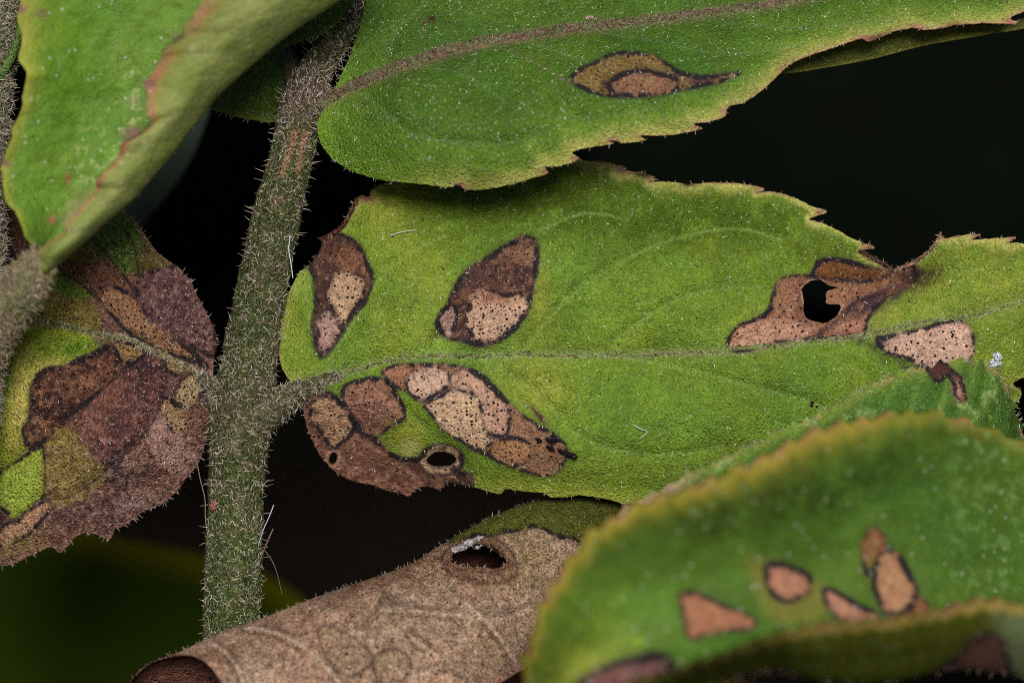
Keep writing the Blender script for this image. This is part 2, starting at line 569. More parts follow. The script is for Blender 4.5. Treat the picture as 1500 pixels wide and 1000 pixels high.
def surface_hairs(name, parent, blade_fn, outline, holes, count, ln, rad, col, lean=0.5, mask=None, dirx=None):
    lo = outline.min(0); hi = outline.max(0)
    lo = np.maximum(lo, -30); hi = np.minimum(hi, [1530, 1030])
    P = rng.uniform(lo, hi, (count * 3, 2)); P = P[inside(P, outline)]
    for h in holes:
        P = P[sdist(P, h, 20) > 2]
    if mask is not None:
        P = P[rng.uniform(0, 1, len(P)) < mask(P)]
    P = P[:count]
    n = len(P); w = blade_fn(P)
    a = rng.uniform(0, 2 * math.pi, n)
    dr = np.stack([np.cos(a), np.sin(a), rng.uniform(lean * .4, lean * 1.6, n)], 1)
    if dirx is not None:
        dr[:, :2] = dr[:, :2] * 0.6 + np.array(dirx)
    return hairs(name, parent, np.c_[P, w - 0.5], dr, rng.uniform(ln[0], ln[1], n), rng.uniform(rad[0], rad[1], n), col, 0.35)


def edge_hairs(name, parent, outline, blade_fn, count, ln, rad, col, vis=None, holes=()):
    t = np.roll(outline, -1, 0) - np.roll(outline, 1, 0)
    t /= np.maximum(np.linalg.norm(t, axis=1), 1e-6)[:, None]
    nn = np.stack([t[:, 1], -t[:, 0]], 1)
    if inside(outline + nn * 2, outline).mean() > 0.5:
        nn = -nn
    ok = (outline[:, 0] > -10) & (outline[:, 0] < 1510) & (outline[:, 1] > -10) & (outline[:, 1] < 1010)
    if vis is not None:
        ok &= vis(outline)
    idx = rng.choice(np.nonzero(ok)[0], count)
    P = outline[idx]; w = blade_fn(P)
    dr = np.c_[nn[idx] + rng.normal(0, .45, (count, 2)), rng.normal(0.1, .4, count)]
    return hairs(name, parent, np.c_[P - nn[idx], w - 1.5], dr, rng.uniform(ln[0], ln[1], count), rng.uniform(rad[0], rad[1], count), col, 0.35)


def midrib(parent, line, fn, r0, r1, colfn, sink=0.35, name='midrib', squash=0.7, nr=14, lump=1.2):
    L = catmull(line, False, 6)
    w = fn(L); k = np.linspace(0, 1, len(L)); r = r0 + (r1 - r0) * k
    pts = np.c_[L, w - sink * r, r]
    return tube(name, parent, pts[::2], colfn, M_STEM, nr=nr, step=3, lump=lump, squash=squash)


# ------------------------------------------------------------------ setting: dark backdrop, a deep bowl shaped to keep out sun and sky
def camspace(x, y, z):
    return CEN + np.asarray(x)[..., None] * RGT + np.asarray(y)[..., None] * UPV - np.asarray(z)[..., None] * FWD


def build_shade_bowl():
    prof = [(0.0, -1.15), (0.15, -1.14), (0.30, -1.08), (0.37, -0.90), (0.36, -0.60), (0.28, -0.30), (0.19, -0.12), (0.165, -0.07), (0.175, -0.045), (0.21, -0.035), (0.35, -0.05), (0.70, -0.16)]
    C = catmull(prof, False, 0.012)
    nr = 120
    th = np.linspace(0, 2 * math.pi, nr, endpoint=False)
    m = len(C)
    r = np.repeat(C[:, 0], nr); z = np.repeat(C[:, 1], nr); t = np.tile(th, m)
    Q = np.stack([r * np.cos(t) * 1000 + z * 900, r * np.sin(t) * 1000 - z * 700], 1)
    f = fbm(Q, 45, 3, 4)
    r = r + 0.012 * f * (r > 0.05); z = z + 0.008 * f
    x = r * np.cos(t); y = r * np.sin(t)
    i = np.arange(m - 1)[:, None] * nr; k = np.arange(nr)[None]; k2 = (k + 1) % nr
    F = np.stack([(i + k).ravel(), (i + k2).ravel(), (i + nr + k2).ravel(), (i + nr + k).ravel()], 1)
    P = camspace(x, y, z)
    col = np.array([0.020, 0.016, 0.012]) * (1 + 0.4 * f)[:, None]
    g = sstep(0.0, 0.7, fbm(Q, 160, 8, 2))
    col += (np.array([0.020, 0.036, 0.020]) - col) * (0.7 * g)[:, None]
    o = emit('undergrowth_shade_bowl', None, P, F, M_DRY, None, col, np.zeros(len(P)), np.ones(len(P)), origin=CEN)
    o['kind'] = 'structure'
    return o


build_shade_bowl()
HAIRC = c(206, 194, 176) / ALB * 0.72

# colours read in the photograph
GREEN = c(108, 137, 42); DKGREEN = c(72, 104, 26); YEL = c(152, 160, 58); PALE = c(178, 180, 92)
TAN = c(196, 160, 134); TAN2 = c(178, 138, 108); BROWN = c(122, 84, 62); DKBROWN = c(84, 58, 50)
PURP = c(70, 54, 58); BLACKP = c(46, 36, 44); REDBR = c(134, 92, 78); GREYPK = c(172, 138, 126)
PINK = c(190, 146, 122)

# ------------------------------------------------------------------ the plant with the thick hairy stem
plant = empty('hairy_plant', W(330, 1500, -150), 'upright plant with thick bristly grey green stem, its leaves blotched tan and brown', 'plant')


def stem_col(P, Q, nv):
    n = len(P)
    col = np.tile(c(78, 86, 44), (n, 1))
    f = fbm(Q, 14, 2, 4); g = fbm(Q * np.array([0.25, 1.0]), 9, 6, 3)
    col += (c(70, 84, 40) - col) * sstep(-0.2, 0.6, g)[:, None] * 0.8
    col += (c(120, 104, 86) - col) * sstep(0.1, 0.7, f)[:, None] * 0.7
    low = sstep(620, 860, P[:, 1]); col += (c(78, 98, 40) - col) * (0.5 * low)[:, None]
    node = np.exp(-((P[:, 1] - 140) / 45) ** 2) + 0.35 * np.exp(-((P[:, 1] - 590) / 50) ** 2)
    col += (c(104, 84, 76) - col) * np.clip(node * 0.8, 0, 1)[:, None]
    PP = P[:, :2]
    for ln in ([(432, 195), (424, 222), (412, 255)], [(447, 195), (442, 222), (437, 248)]):
        d = pdist(PP, catmull(ln, False, 4)) + 1.5 * f
        col += (c(168, 122, 92) - col) * (0.85 * np.exp(-(d / 4.5) ** 2) * (nv[:, 2] > 0))[:, None]
    top = sstep(110, 40, P[:, 1]); col += (c(66, 64, 46) - col) * (0.6 * top)[:, None]
    return col


STEM = [(330, 1500, -150, 46), (322, 1200, -70, 44), (333, 1010, -25, 41), (338, 920, -8, 40), (343, 800, 0, 41), (347, 700, 2, 40), (351, 640, 2, 44),
        (356, 590, 2, 46), (364, 540, 2, 41), (372, 480, 0, 38), (388, 400, 0, 36), (402, 330, -2, 35), (419, 260, -4, 33), (434, 200, -6, 32), (444, 150, -8, 34),
        (462, 105, -16, 26), (492, 60, -30, 21), (524, 10, -44, 20), (560, -60, -60, 24), (600, -140, -80, 22)]
stem, sP, sN, sT = tube('stem', plant, STEM, stem_col, M_STEM, nr=72, step=3, lump=2.2, ridges=1.2)


def sd_(P):
    y = P[:, 1]
    return 0.7 + 1.1 * np.exp(-((y - 560) / 70) ** 2) + 1.0 * np.exp(-((y - 150) / 50) ** 2) + 0.5 * sstep(600, 800, y)


tube_hairs('hairs', stem, sP, sN, sT, 5800, (4, 12), (0.38, 0.66), HAIRC * 1.35, lean=(0.0, 0.3), front=0.18, dens=sd_)
tube_hairs('bristles', stem, sP, sN, sT, 330, (8, 17), (0.45, 0.75), HAIRC * 1.15, lean=(0.8, 1.6), side=0.4, front=-0.5, bend=0.2)
# a torn bud scale on the stem
nodeB = [(395, 585, -2, 30), (368, 600, 6, 40)]


# ---- the large spotted leaf right of the stem
OUT_M = [(440, 580), (428, 562), (414, 540), (407, 500), (411, 462), (424, 427), (440, 398), (455, 385), (468, 366), (474, 346), (488, 340), (502, 328), (514, 306),
         (522, 291), (531, 286), (540, 288), (546, 277), (566, 267), (610, 250), (700, 226), (800, 222), (850, 234), (884, 237), (900, 240), (917, 247), (905, 250), (925, 251), (945, 254),
         (960, 263), (950, 266), (985, 267), (1010, 270), (1030, 268), (1062, 268), (1100, 271), (1120, 277), (1108, 282), (1130, 281), (1160, 288), (1190, 302), (1211, 310), (1186, 321), (1200, 325),
         (1222, 335), (1250, 350), (1281, 363), (1262, 367), (1268, 374), (1285, 382), (1309, 396), (1330, 388), (1346, 377), (1368, 357), (1378, 341), (1381, 349),
         (1400, 346), (1437, 343), (1421, 352), (1445, 350), (1488, 348), (1478, 355), (1500, 357), (1540, 372), (1600, 410), (1640, 470), (1600, 520), (1540, 545), (1500, 553), (1484, 562), (1496, 574), (1492, 586), (1472, 600),
         (1400, 650), (1300, 690), (1200, 718), (1100, 738), (1000, 745), (930, 739), (905, 735), (880, 729), (850, 725), (806, 728), (798, 722), (770, 720), (741, 716), (733, 723), (712, 718), (694, 713),
         (684, 710), (668, 708), (655, 707), (646, 716), (625, 712), (606, 718), (600, 727), (588, 722), (566, 717), (546, 710), (518, 704), (493, 691), (471, 669), (457, 645), (447, 614)]
OUTM = rag(catmull(OUT_M, True, 3.0), 0.9, 8, 4)
H1 = rag(catmull(Z([(975, 350), (1020, 355), (1060, 385), (1140, 405), (1060, 438), (1052, 480), (1050, 522), (1155, 533), (1145, 590), (1090, 640), (1030, 665), (960, 650), (900, 625), (885, 560), (890, 500), (872, 430), (888, 395), (935, 358)], 1000, 340, 5), True, 2.5), 0.8, 6, 8)
H2 = rag(catmull([(625, 674), (634, 664), (648, 661), (662, 665), (668, 674), (660, 681), (645, 684), (630, 681)], True, 2.5), 0.6, 6, 9)
H3 = catmull([(483, 668), (488, 662), (493, 665), (492, 676), (487, 680), (482, 675)], True, 2.0)
z5 = (400, 300, 2.994); z7 = (400, 500, 2.5); z6 = (900, 200, 2.5)
L1 = Z([(240, 118), (300, 130), (370, 170), (410, 240), (440, 320), (430, 360), (395, 440), (340, 500), (300, 570), (250, 640), (210, 668), (185, 620), (175, 560), (178, 480), (186, 430), (180, 330), (160, 262), (190, 200), (215, 140)], *z5)
L2 = Z([(1110, 138), (1150, 160), (1162, 230), (1145, 330), (1125, 430), (1100, 490), (1050, 550), (980, 600), (900, 618), (830, 595), (770, 582), (720, 540), (725, 490), (770, 430), (800, 360), (850, 290), (930, 240), (1020, 180)], *z5)
L3 = Z([(400, 110), (440, 90), (520, 82), (640, 85), (700, 95), (760, 120), (810, 165), (850, 210), (900, 260), (960, 300), (1020, 335), (1070, 380), (1075, 420), (1050, 465), (1000, 490), (940, 480), (880, 460), (800, 425), (740, 397), (690, 365), (640, 330), (600, 290), (565, 250), (530, 210), (490, 182), (450, 165), (410, 132)], *z7)
L4 = Z([(255, 170), (320, 140), (380, 133), (430, 153), (462, 210), (482, 260), (472, 290), (430, 310), (392, 338), (330, 335), (292, 280), (258, 220)], *z7)
L5 = Z([(96, 205), (150, 188), (205, 188), (250, 222), (300, 290), (320, 335), (352, 345), (390, 372), (430, 410), (500, 430), (545, 420), (556, 398), (600, 388), (650, 390), (690, 420), (692, 455), (650, 468), (715, 486), (740, 505), (722, 530), (690, 545), (620, 580), (520, 620), (400, 620), (220, 560), (90, 440), (70, 300)], *z7)
L6 = Z([(415, 772), (425, 730), (460, 690), (530, 660), (560, 640), (580, 580), (600, 530), (650, 510), (715, 508), (735, 480), (742, 460), (790, 447), (860, 455), (930, 478), (1000, 492), (1060, 478), (1100, 475), (1112, 505), (1080, 545), (1000, 590), (945, 645), (922, 685), (915, 722), (830, 735), (730, 738), (620, 748), (540, 768), (470, 787)], *z6)
L7 = Z([(958, 742), (1000, 730), (1100, 710), (1240, 675), (1280, 680), (1305, 710), (1315, 770), (1300, 815), (1240, 835), (1190, 850), (1130, 845), (1090, 820), (1000, 790), (970, 765)], *z6)
LES_M = [rag(catmull(q, True, 3.5), 1.2, 7, 20 + i) for i, q in enumerate((L1, L2, L3, L4, L5, L6, L7))]
RIB_M = [(440, 573), (480, 553), (520, 540), (560, 530), (600, 523), (640, 521), (720, 520), (830, 520), (950, 518), (1060, 514), (1180, 500), (1280, 489), (1350, 473), (1420, 464), (1500, 441), (1600, 430)]
VEINS_M = [([(480, 527), (520, 470), (560, 405), (610, 365), (655, 345)], 9, 12), ([(640, 500), (700, 440), (770, 355), (830, 320), (870, 313), (920, 322)], 10, 13),
           ([(770, 508), (830, 440), (900, 390), (990, 350), (1080, 335), (1145, 352)], 7, 11), ([(900, 500), (980, 445), (1050, 424), (1120, 420)], 6, 10),
           ([(1070, 505), (1180, 470), (1260, 440), (1350, 405), (1440, 395)], 4, 10), ([(700, 523), (780, 570), (850, 640), (920, 662), (1000, 664), (1060, 652)], 5, 10),
           ([(900, 522), (1000, 540), (1090, 562), (1200, 592)], 5, 9), ([(520, 545), (580, 590), (640, 640), (690, 690)], 4, 9)]
rbfM = RBF([(440, 572, 20), (410, 500, -6), (430, 430, -12), (480, 345, -28), (560, 270, -48), (700, 235, -72), (850, 237, -66), (1000, 268, -50), (1100, 272, -38), (1200, 312, -22), (1280, 365, -22), (1310, 396, -45), (1380, 350, -8), (1480, 350, 0), (1600, 400, -10),
            (600, 400, 26), (750, 340, 0), (700, 460, 32), (900, 400, 18), (900, 320, -15), (1000, 430, 22), (1050, 340, -10), (1150, 470, 6), (1240, 420, -22), (1320, 425, -22), (1330, 460, 2), (1450, 400, 8), (480, 450, 12), (540, 330, -2),
            (560, 528, 20), (720, 520, 18), (950, 518, 12), (1200, 503, 6), (1500, 440, 4), (800, 600, 30), (950, 620, 26), (1100, 620, 15), (1300, 600, 4), (1450, 560, -10), (640, 600, 24), (560, 620, 4), (480, 620, -12), (520, 690, -62), (600, 715, -66), (660, 690, -36),
            (745, 710, -14), (745, 680, 12), (850, 722, -8), (850, 690, 14), (930, 738, -14), (1100, 735, -40), (1300, 690, -50), (1500, 590, -45)])


def relief(P, veins, base, les=(), wob=3.0, seed=40, sunk=2.0):
    w = base(P)
    for ln, dep, wd in veins:
        d = pdist(P, catmull(ln, False, 8), False, 60)
        w = w - dep * np.exp(-(d / wd) ** 2)
    w = w + wob * fbm(P, 60, seed, 3) + 0.8 * fbm(P, 16, seed + 5, 3)
    for l in les:
        sd = sdist(P, l, 30)
        w = w - sunk * sstep(3, -4, sd) + 0.9 * sstep(3, -4, sd) * fbm(P, 8, seed + 9, 3) + 1.2 * np.exp(-(sd / 3) ** 2)
    return w


def wM(P):
    P = np.asarray(P, float)[:, :2]
    w = relief(P, VEINS_M, rbfM, LES_M, 3.5, 40)
    d = pdist(P, catmull(RIB_M, False, 8), False, 60)
    return w - 5 * np.exp(-(d / 14) ** 2)


Q, F, G = field(OUTM, [H1, H2, H3], LES_M, 3.0)
p = Paint(Q, GREEN)
p.mottle(90, 0.16, 3, 0.12); p.mottle(22, 0.13, 13, 0.08); p.mottle(8, 0.10, 19, 0.05)
p.blob(760, 285, 240, 55, c(74, 92, 14), 0.9); p.blob(1060, 320, 230, 55, c(72, 98, 18), 0.85); p.blob(1230, 370, 70, 30, c(70, 88, 14), .6); p.blob(1440, 372, 90, 26, c(92, 104, 20), .6); p.blob(960, 690, 200, 26, c(70, 108, 18), .6); p.blob(1000, 600, 160, 60, c(90, 136, 46), .4); p.blob(720, 480, 0.1, 0.1, GREEN, 0)  # dark blobs along the upper edge: shade painted into the green
for x, y, rx, ry, a in ((785, 558, 55, 45, .75), (600, 480, 60, 45, .40), (610, 385, 50, 35, .35), (430, 480, 25, 90, .35), (560, 300, 40, 40, .7), (1420, 430, 120, 60, .5), (1300, 455, 70, 40, .45), (1110, 480, 40, 40, .4), (790, 430, 14, 60, .6), (880, 690, 150, 22, .3), (1460, 540, 60, 40, .4)):
    p.blob(x, y, rx, ry, YEL, a)
p.blob(640, 420, 25, 30, YEL, .4)
dE = pdist(Q, OUTM, True, 60)
topm = sstep(760, 900, Q[:, 0]) * (Q[:, 1] < 420)
p.mix((0.75 * topm + 0.45) * np.exp(-(dE / (9 + 6 * p.n20)) ** 2), PALE)
p.mix(0.8 * np.exp(-(dE / 2.6) ** 2) * sstep(-0.1, 0.4, fbm(Q, 40, 77, 2)), c(150, 104, 84))
for x, y in ((912, 247), (955, 262), (1116, 277), (1205, 310), (1275, 364), (1432, 344), (1484, 349), (738, 719), (803, 726), (536, 290)):
    p.blob(x, y, 11, 6, c(158, 110, 96), 0.9)
for x, y in ((945, 256), (1010, 270)):
    p.blob(x, y, 14, 4, c(58, 40, 34), 1)
for ln, dep, wd in VEINS_M:
    p.line(ln, 2.2, c(134, 160, 84), 0.55)
p.line(RIB_M, 7, c(132, 152, 84), 0.8)
p.line(RIB_M[8:13], 5, c(150, 132, 104), .5)
# dead spots
p.poly(L1, DKBROWN, amp=3, dry=1, spk=.25, edge=BLACKP, ew=3)
p.poly(Z([(290, 190), (340, 180), (385, 210), (410, 260), (432, 320), (380, 300), (300, 290), (270, 240)], *z5), BROWN, soft=4, amp=3, spk=.5)
p.blob(480, 355, 14, 18, c(110, 70, 56), .7)
p.poly(Z([(270, 310), (330, 303), (385, 320), (402, 370), (382, 420), (342, 480), (312, 528), (285, 510), (260, 450), (233, 400), (245, 350)], *z5), c(180, 148, 118), spk=.85, edge=PURP, ew=2.5, amp=1.2, lift=1)
p.poly(Z([(225, 470), (250, 458), (275, 500), (292, 550), (265, 600), (215, 652), (200, 600), (200, 540)], *z5), GREYPK, spk=.9, edge=PURP, ew=2.5, amp=1.2)
p.poly(L2, DKBROWN, amp=3, dry=1, spk=.2, edge=PURP, ew=4)
p.poly(Z([(1100, 148), (1142, 175), (1150, 235), (1125, 270), (1030, 240), (950, 262), (1020, 195)], *z5), c(130, 96, 74), soft=6, amp=3, spk=.35)
p.blob(722, 447, 12, 40, PURP, .75, rot=0.6)
p.poly(Z([(868, 390), (930, 368), (1010, 392), (1090, 393), (1122, 430), (1092, 500), (1030, 560), (960, 597), (900, 607), (862, 560), (845, 500), (860, 440)], *z5), TAN, spk=.95, edge=BLACKP, ew=2.8, amp=1.5, soft=3, lift=1)
p.blob(725, 432, 36, 12, c(146, 98, 74), .8, spk=1)
p.poly(Z([(745, 475), (790, 435), (803, 460), (800, 530), (770, 577), (735, 545), (722, 510)], *z5), c(184, 148, 134), spk=.5, edge=BLACKP, ew=3, amp=1.5)
p.poly(L3, c(152, 118, 94), amp=2, dry=1, spk=.5, edge=BLACKP, ew=3)
p.poly(Z([(405, 112), (440, 95), (520, 87), (600, 88), (540, 100), (500, 125), (480, 175), (440, 160)], *z7), c(156, 108, 84), amp=2, spk=.4, soft=3)
p.poly(Z([(650, 130), (700, 105), (760, 130), (820, 190), (860, 240), (865, 300), (850, 345), (790, 340), (765, 300), (760, 225), (730, 190), (660, 170)], *z7), c(186, 146, 124), spk=.6, edge=PURP, ew=2.6, amp=1.6, ea=.7)
p.poly(Z([(500, 125), (540, 98), (600, 98), (642, 125), (642, 160), (600, 190), (550, 217), (510, 200), (488, 160)], *z7), c(198, 164, 142), spk=.85, edge=BLACKP, ew=2.8, amp=1.6)
p.poly(Z([(558, 235), (620, 195), (650, 178), (720, 193), (757, 220), (760, 280), (777, 330), (802, 365), (750, 398), (690, 362), (630, 322), (580, 272)], *z7), c(204, 170, 138), spk=.85, edge=BLACKP, ew=2.6, amp=1.6)
p.poly(Z([(810, 370), (870, 350), (930, 368), (947, 410), (922, 442), (860, 452), (800, 422), (788, 390)], *z7), c(164, 120, 84), spk=.8, edge=PURP, ew=2.6, amp=1.6)
p.poly(Z([(880, 262), (960, 308), (1020, 342), (1062, 385), (1062, 440), (1000, 480), (930, 470), (950, 420), (930, 360), (880, 330)], *z7), c(142, 106, 80), soft=5, amp=2, spk=.3)
p.blob(788, 607, 5, 26, DKBROWN, .7, rot=-.75)
p.blob(812, 660, 14, 9, c(120, 80, 56), .6)
p.poly(L4, c(148, 106, 86), amp=2, dry=1, spk=.45, edge=BLACKP, ew=3.2)
p.blob(548, 618, 30, 16, c(98, 68, 58), .75); fl = fbm(Q, 7, 161, 3); inl = inside(Q, LES_M[0]) | inside(Q, LES_M[1]) | inside(Q, LES_M[3]); dk = np.clip((.25 - p.col[:, 0]) / .1, 0, 1); p.mix(.45 * sstep(.2, .7, fl) * inl * dk, c(146, 104, 84)); p.mix(.5 * sstep(.15, .6, -fl) * inl * dk, c(56, 38, 38))
p.poly(L5, c(132, 92, 76), amp=2.5, dry=1, spk=.3, edge=PURP, ew=3.5)
p.poly(Z([(150, 218), (200, 203), (247, 235), (292, 290), (297, 325), (250, 372), (220, 392), (180, 340), (138, 280)], *z7), c(190, 150, 116), spk=.9, edge=PURP, ew=3, amp=1.5)
p.blob(530, 655, 34, 14, c(150, 106, 84), .7); p.blob(600, 690, 60, 16, c(104, 72, 58), .7, rot=.15); p.blob(664, 702, 36, 12, c(58, 40, 36), .95)
p.blob(508, 690, 40, 12, c(120, 84, 66), .6, rot=.6); fl = fbm(Q, 7, 151, 3); inl = inside(Q, LES_M[4]); p.mix(.5 * sstep(.2, .7, fl) * inl, c(182, 136, 110)); p.mix(.5 * sstep(.15, .6, -fl) * inl, c(74, 50, 44))
p.line(Z([(300, 300), (330, 345), (390, 380), (440, 425), (520, 450)], *z7), 5, c(92, 62, 54), .8)
p.blob(594, 638, 26, 20, YEL, .9); p.blob(600, 655, 14, 12, c(190, 186, 110), .7)
sdh = sdist(Q, H2, 40)
p.mix(sstep(11, 8, sdh + 1.2 * p.n6), c(186, 152, 122), .2, 1); p.mix(np.exp(-((sdh - 11) / 2.4) ** 2) * .9, PURP); p.mix(np.exp(-(sdh / 2.2) ** 2) * .7, BLACKP)
sdh = sdist(Q, H3, 30); p.mix(sstep(6, 4, sdh), c(176, 134, 108)); p.mix(np.exp(-(sdh / 2) ** 2) * .7, BLACKP)
p.poly(L6, c(150, 106, 80), amp=2.5, dry=1, spk=.35, edge=BLACKP, ew=3)
p.poly(Z([(418, 770), (430, 735), (470, 695), (560, 670), (680, 690), (740, 710), (700, 735), (540, 764), (470, 783)], *z6), c(188, 144, 118), soft=8, amp=3, spk=.5)
p.poly(Z([(735, 478), (790, 450), (900, 470), (1010, 498), (940, 530), (820, 525), (730, 515)], *z6), c(112, 72, 40), soft=3, amp=2, edge=BLACKP, ew=2.5, ea=.7)  # upper part of this spot: shade painted in as darker brown
p.blob(1290, 408, 60, 12, c(104, 68, 34), .7, rot=-.1)
p.line(Z([(1110, 495), (1060, 530), (960, 580), (880, 610), (820, 670), (740, 730)], *z6), 6, c(66, 46, 52), .9, ink=.5)
p.blob(1295, 437, 60, 14, c(76, 52, 58), .9, rot=-.45)
p.line(Z([(720, 515), (850, 525), (950, 525), (1060, 500)], *z6), 2.5, BLACKP, .8)
p.blob(1245, 480, 26, 9, c(184, 130, 112), .7, rot=-.1)
p.blob(1350, 402, 30, 16, c(58, 42, 20), .7, rot=-.2)
sdh = sdist(Q, H1, 30); p.mix(np.exp(-(sdh / 2.2) ** 2) * np.clip(.5 + p.n20, 0, 1), c(196, 160, 140)); p.mix(np.exp(-((sdh - 6) / 5) ** 2) * .4 * (Q[:, 0] < 1190), BLACKP); p.ink = np.maximum(p.ink, .6 * np.exp(-((sdh - 5) / 4) ** 2) * np.clip(.35 + p.n20, 0, 1) * (Q[:, 0] < 1195))
p.poly(L7, c(204, 166, 146), amp=2, dry=1, spk=.75, edge=BLACKP, ew=3)
for x, y, r in ((1285, 505, 14), (1300, 525, 14), (1330, 535, 14), (1425, 495, 9), (1258, 500, 9), (1310, 420, 0)):
    if r:
        p.blob(x, y, r, r * .7, BLACKP, .5, rough=1.4)
p.blob(1340, 405, 34, 10, c(60, 46, 24), .5, rot=-.2, rough=1.2)
p.mix(.8 * np.exp(-(dE / 16) ** 2) * (Q[:, 0] > 695) * (Q[:, 1] > 680), c(156, 170, 58)); dE2 = dE; p.mix(.85 * np.exp(-(dE2 / 5) ** 2) * (Q[:, 0] < 560) * (Q[:, 1] < 395) * (Q[:, 1] > 286), c(96, 60, 48))
p.mix(.8 * np.exp(-(dE2 / 4) ** 2) * (Q[:, 0] > 1262) * (Q[:, 0] < 1385) * (Q[:, 1] < 420), c(158, 118, 92))
UVW = np.c_[Q, wM(Q) + p.lift]
leafM, lesM, _ = sheet(plant, ['leaf'] + ['dead_spot'] * 7, UVW, F, G, p, c(128, 140, 84), M_LEAF)
leafM['label'] = 'broad spotted green leaf with holes, right of the stem'


def rib_col(base, dark):
    def f(P, Q, nv):
        col = np.tile(base, (len(P), 1)); g = fbm(Q * np.array([1, 1.0]), 9, 4, 3)
        return col + (dark - col) * sstep(-.1, .6, g)[:, None]
    return f


for q, r0, r1, cc in (([(1258, 366), (1272, 374), (1290, 384), (1310, 395)], 2.4, 3, c(104, 74, 60)), ([(1308, 396), (1330, 389), (1350, 376), (1368, 360), (1379, 340)], 3, 1.6, c(186, 146, 118)), ([(470, 352), (488, 342), (503, 330), (514, 310), (523, 293)], 3.5, 3.0, c(110, 70, 58))):
    L = catmull(q, False, 5); k = np.linspace(0, 1, len(L))
    cm, mP, mN, mT = tube('curled_margin', leafM, np.c_[L, wM(L) + 2, r0 + (r1 - r0) * k], rib_col(cc, cc * .35), M_DRY, nr=12, step=3, lump=.8)
    tube_hairs('margin_hairs', leafM, mP, mN, mT, 26, (3, 7), (.35, .6), HAIRC, lean=(.5, 1.2))
rm, rP, rN, rT = midrib(leafM, RIB_M, wM, 8, 2.2, rib_col(c(132, 150, 78), c(124, 122, 84)), sink=0.62)
tube_hairs('midrib_hairs', leafM, rP, rN, rT, 1100, (4, 9), (0.5, 0.8), HAIRC, lean=(0.1, 0.6))
pet, pP, pN, pT = tube('petiole', leafM, [(352, 628, 10, 36), (385, 607, 16, 28), (415, 588, 18, 22), (442, 572, 18, 17), (470, 558, 17, 11), (500, 547, 16, 7)], stem_col, M_STEM, nr=40, step=3, lump=2)
tube_hairs('petiole_hairs', leafM, pP, pN, pT, 620, (6, 14), (0.45, 0.75), HAIRC, lean=(0.1, 0.6), front=-.3)
surface_hairs('surface_hairs', leafM, lambda P: wM(P), OUTM, [H1, H2, H3], 1500, (2.0, 5.5), (0.45, 0.85), c(225, 228, 210) / ALB * .8)
edge_hairs('edge_hairs', leafM, OUTM, wM, 190, (3, 7), (0.35, 0.6), HAIRC * 1.1, vis=lambda P: ~((P[:, 0] > 560) & (P[:, 0] < 850) & (P[:, 1] < 300)))

# ---- the upper leaf
OUT_U = [(466, 176), (465, 192), (471, 212), (484, 230), (503, 244), (532, 257), (570, 265), (620, 270), (660, 274), (671, 270), (680, 277), (702, 278), (740, 272), (775, 262), (803, 253), (796, 245), (820, 243), (848, 232), (838, 224), (862, 216), (900, 210), (892, 206), (915, 209), (945, 205), (937, 199), (968, 199), (1000, 195), (1029, 188), (1016, 182),
         (1040, 178), (1062, 170), (1066, 158), (1090, 150), (1112, 136), (1130, 120), (1148, 102), (1165, 90), (1190, 80), (1220, 70), (1262, 57), (1272, 60), (1310, 46), (1345, 41), (1352, 44), (1400, 37), (1440, 34), (1489, 34), (1480, 27), (1520, 10), (1600, -20), (1640, -110), (1400, -160), (1000, -180), (700, -150), (580, -90), (545, -30), (532, 20), (520, 62), (502, 106), (482, 145)]
OUTU = rag(catmull(OUT_U, True, 3.0), 0.8, 8, 14)
LU1 = Z([(78, 245), (100, 222), (150, 198), (210, 170), (290, 168), (340, 178), (390, 208), (430, 230), (500, 240), (570, 233), (612, 227), (560, 252), (480, 272), (400, 287), (300, 302), (220, 305), (150, 292), (98, 270)], 800, 0, 2.143)
LES_U = [rag(catmull(LU1, True, 3.5), 1.2, 7, 31)]
RIB_U = [(462, 158), (482, 148), (520, 128), (600, 96), (700, 66), (800, 50), (860, 42), (950, 32), (1050, 18), (1150, 4), (1300, -30)]
VEINS_U = [([(520, 128), (560, 160), (600, 195), (680, 210), (760, 208), (800, 190)], 7, 13), ([(600, 96), (680, 110), (760, 160), (860, 172), (960, 160)], 4, 12), ([(860, 45), (960, 60), (1060, 80), (1180, 66)], 6, 11),
           ([(760, 57), (840, 84), (900, 110)], 4, 10), ([(1000, 25), (1150, 40), (1300, 30)], 5, 12), ([(560, 110), (580, 50), (640, -10)], 5, 12), ([(800, 50), (850, 10), (920, -30)], 4, 12)]
rbfU = RBF([(466, 180, 26), (468, 210, 26), (520, 250, 36), (600, 268, 44), (700, 276, 52), (800, 250, 62), (900, 210, 58), (1028, 190, 44), (1100, 145, 36), (1150, 103, 26), (1250, 62, 6), (1345, 43, -6), (1490, 34, -20), (600, 96, 44), (800, 50, 22), (1000, 25, 2), (1200, -5, -20), (482, 148, 30),
            (540, 200, 58), (700, 215, 86), (700, 250, 80), (850, 170, 84), (1000, 120, 60), (600, 150, 66), (800, 110, 58), (620, 40, 14), (560, -30, -20), (530, 30, 0), (515, 75, 12), (800, -30, -25), (1100, -80, -60), (1500, -60, -60)])


def wU(P):
    P = np.asarray(P, float)[:, :2]
    w = relief(P, VEINS_U, rbfU, LES_U, 4.5, 60)
    d = pdist(P, catmull(RIB_U, False, 8), False, 60)
    return w - 9 * np.exp(-(d / 14) ** 2) + 45 * sstep(60, 230, P[:, 1] + (P[:, 0] - 470) * 0.12) * sstep(480, 620, P[:, 0])


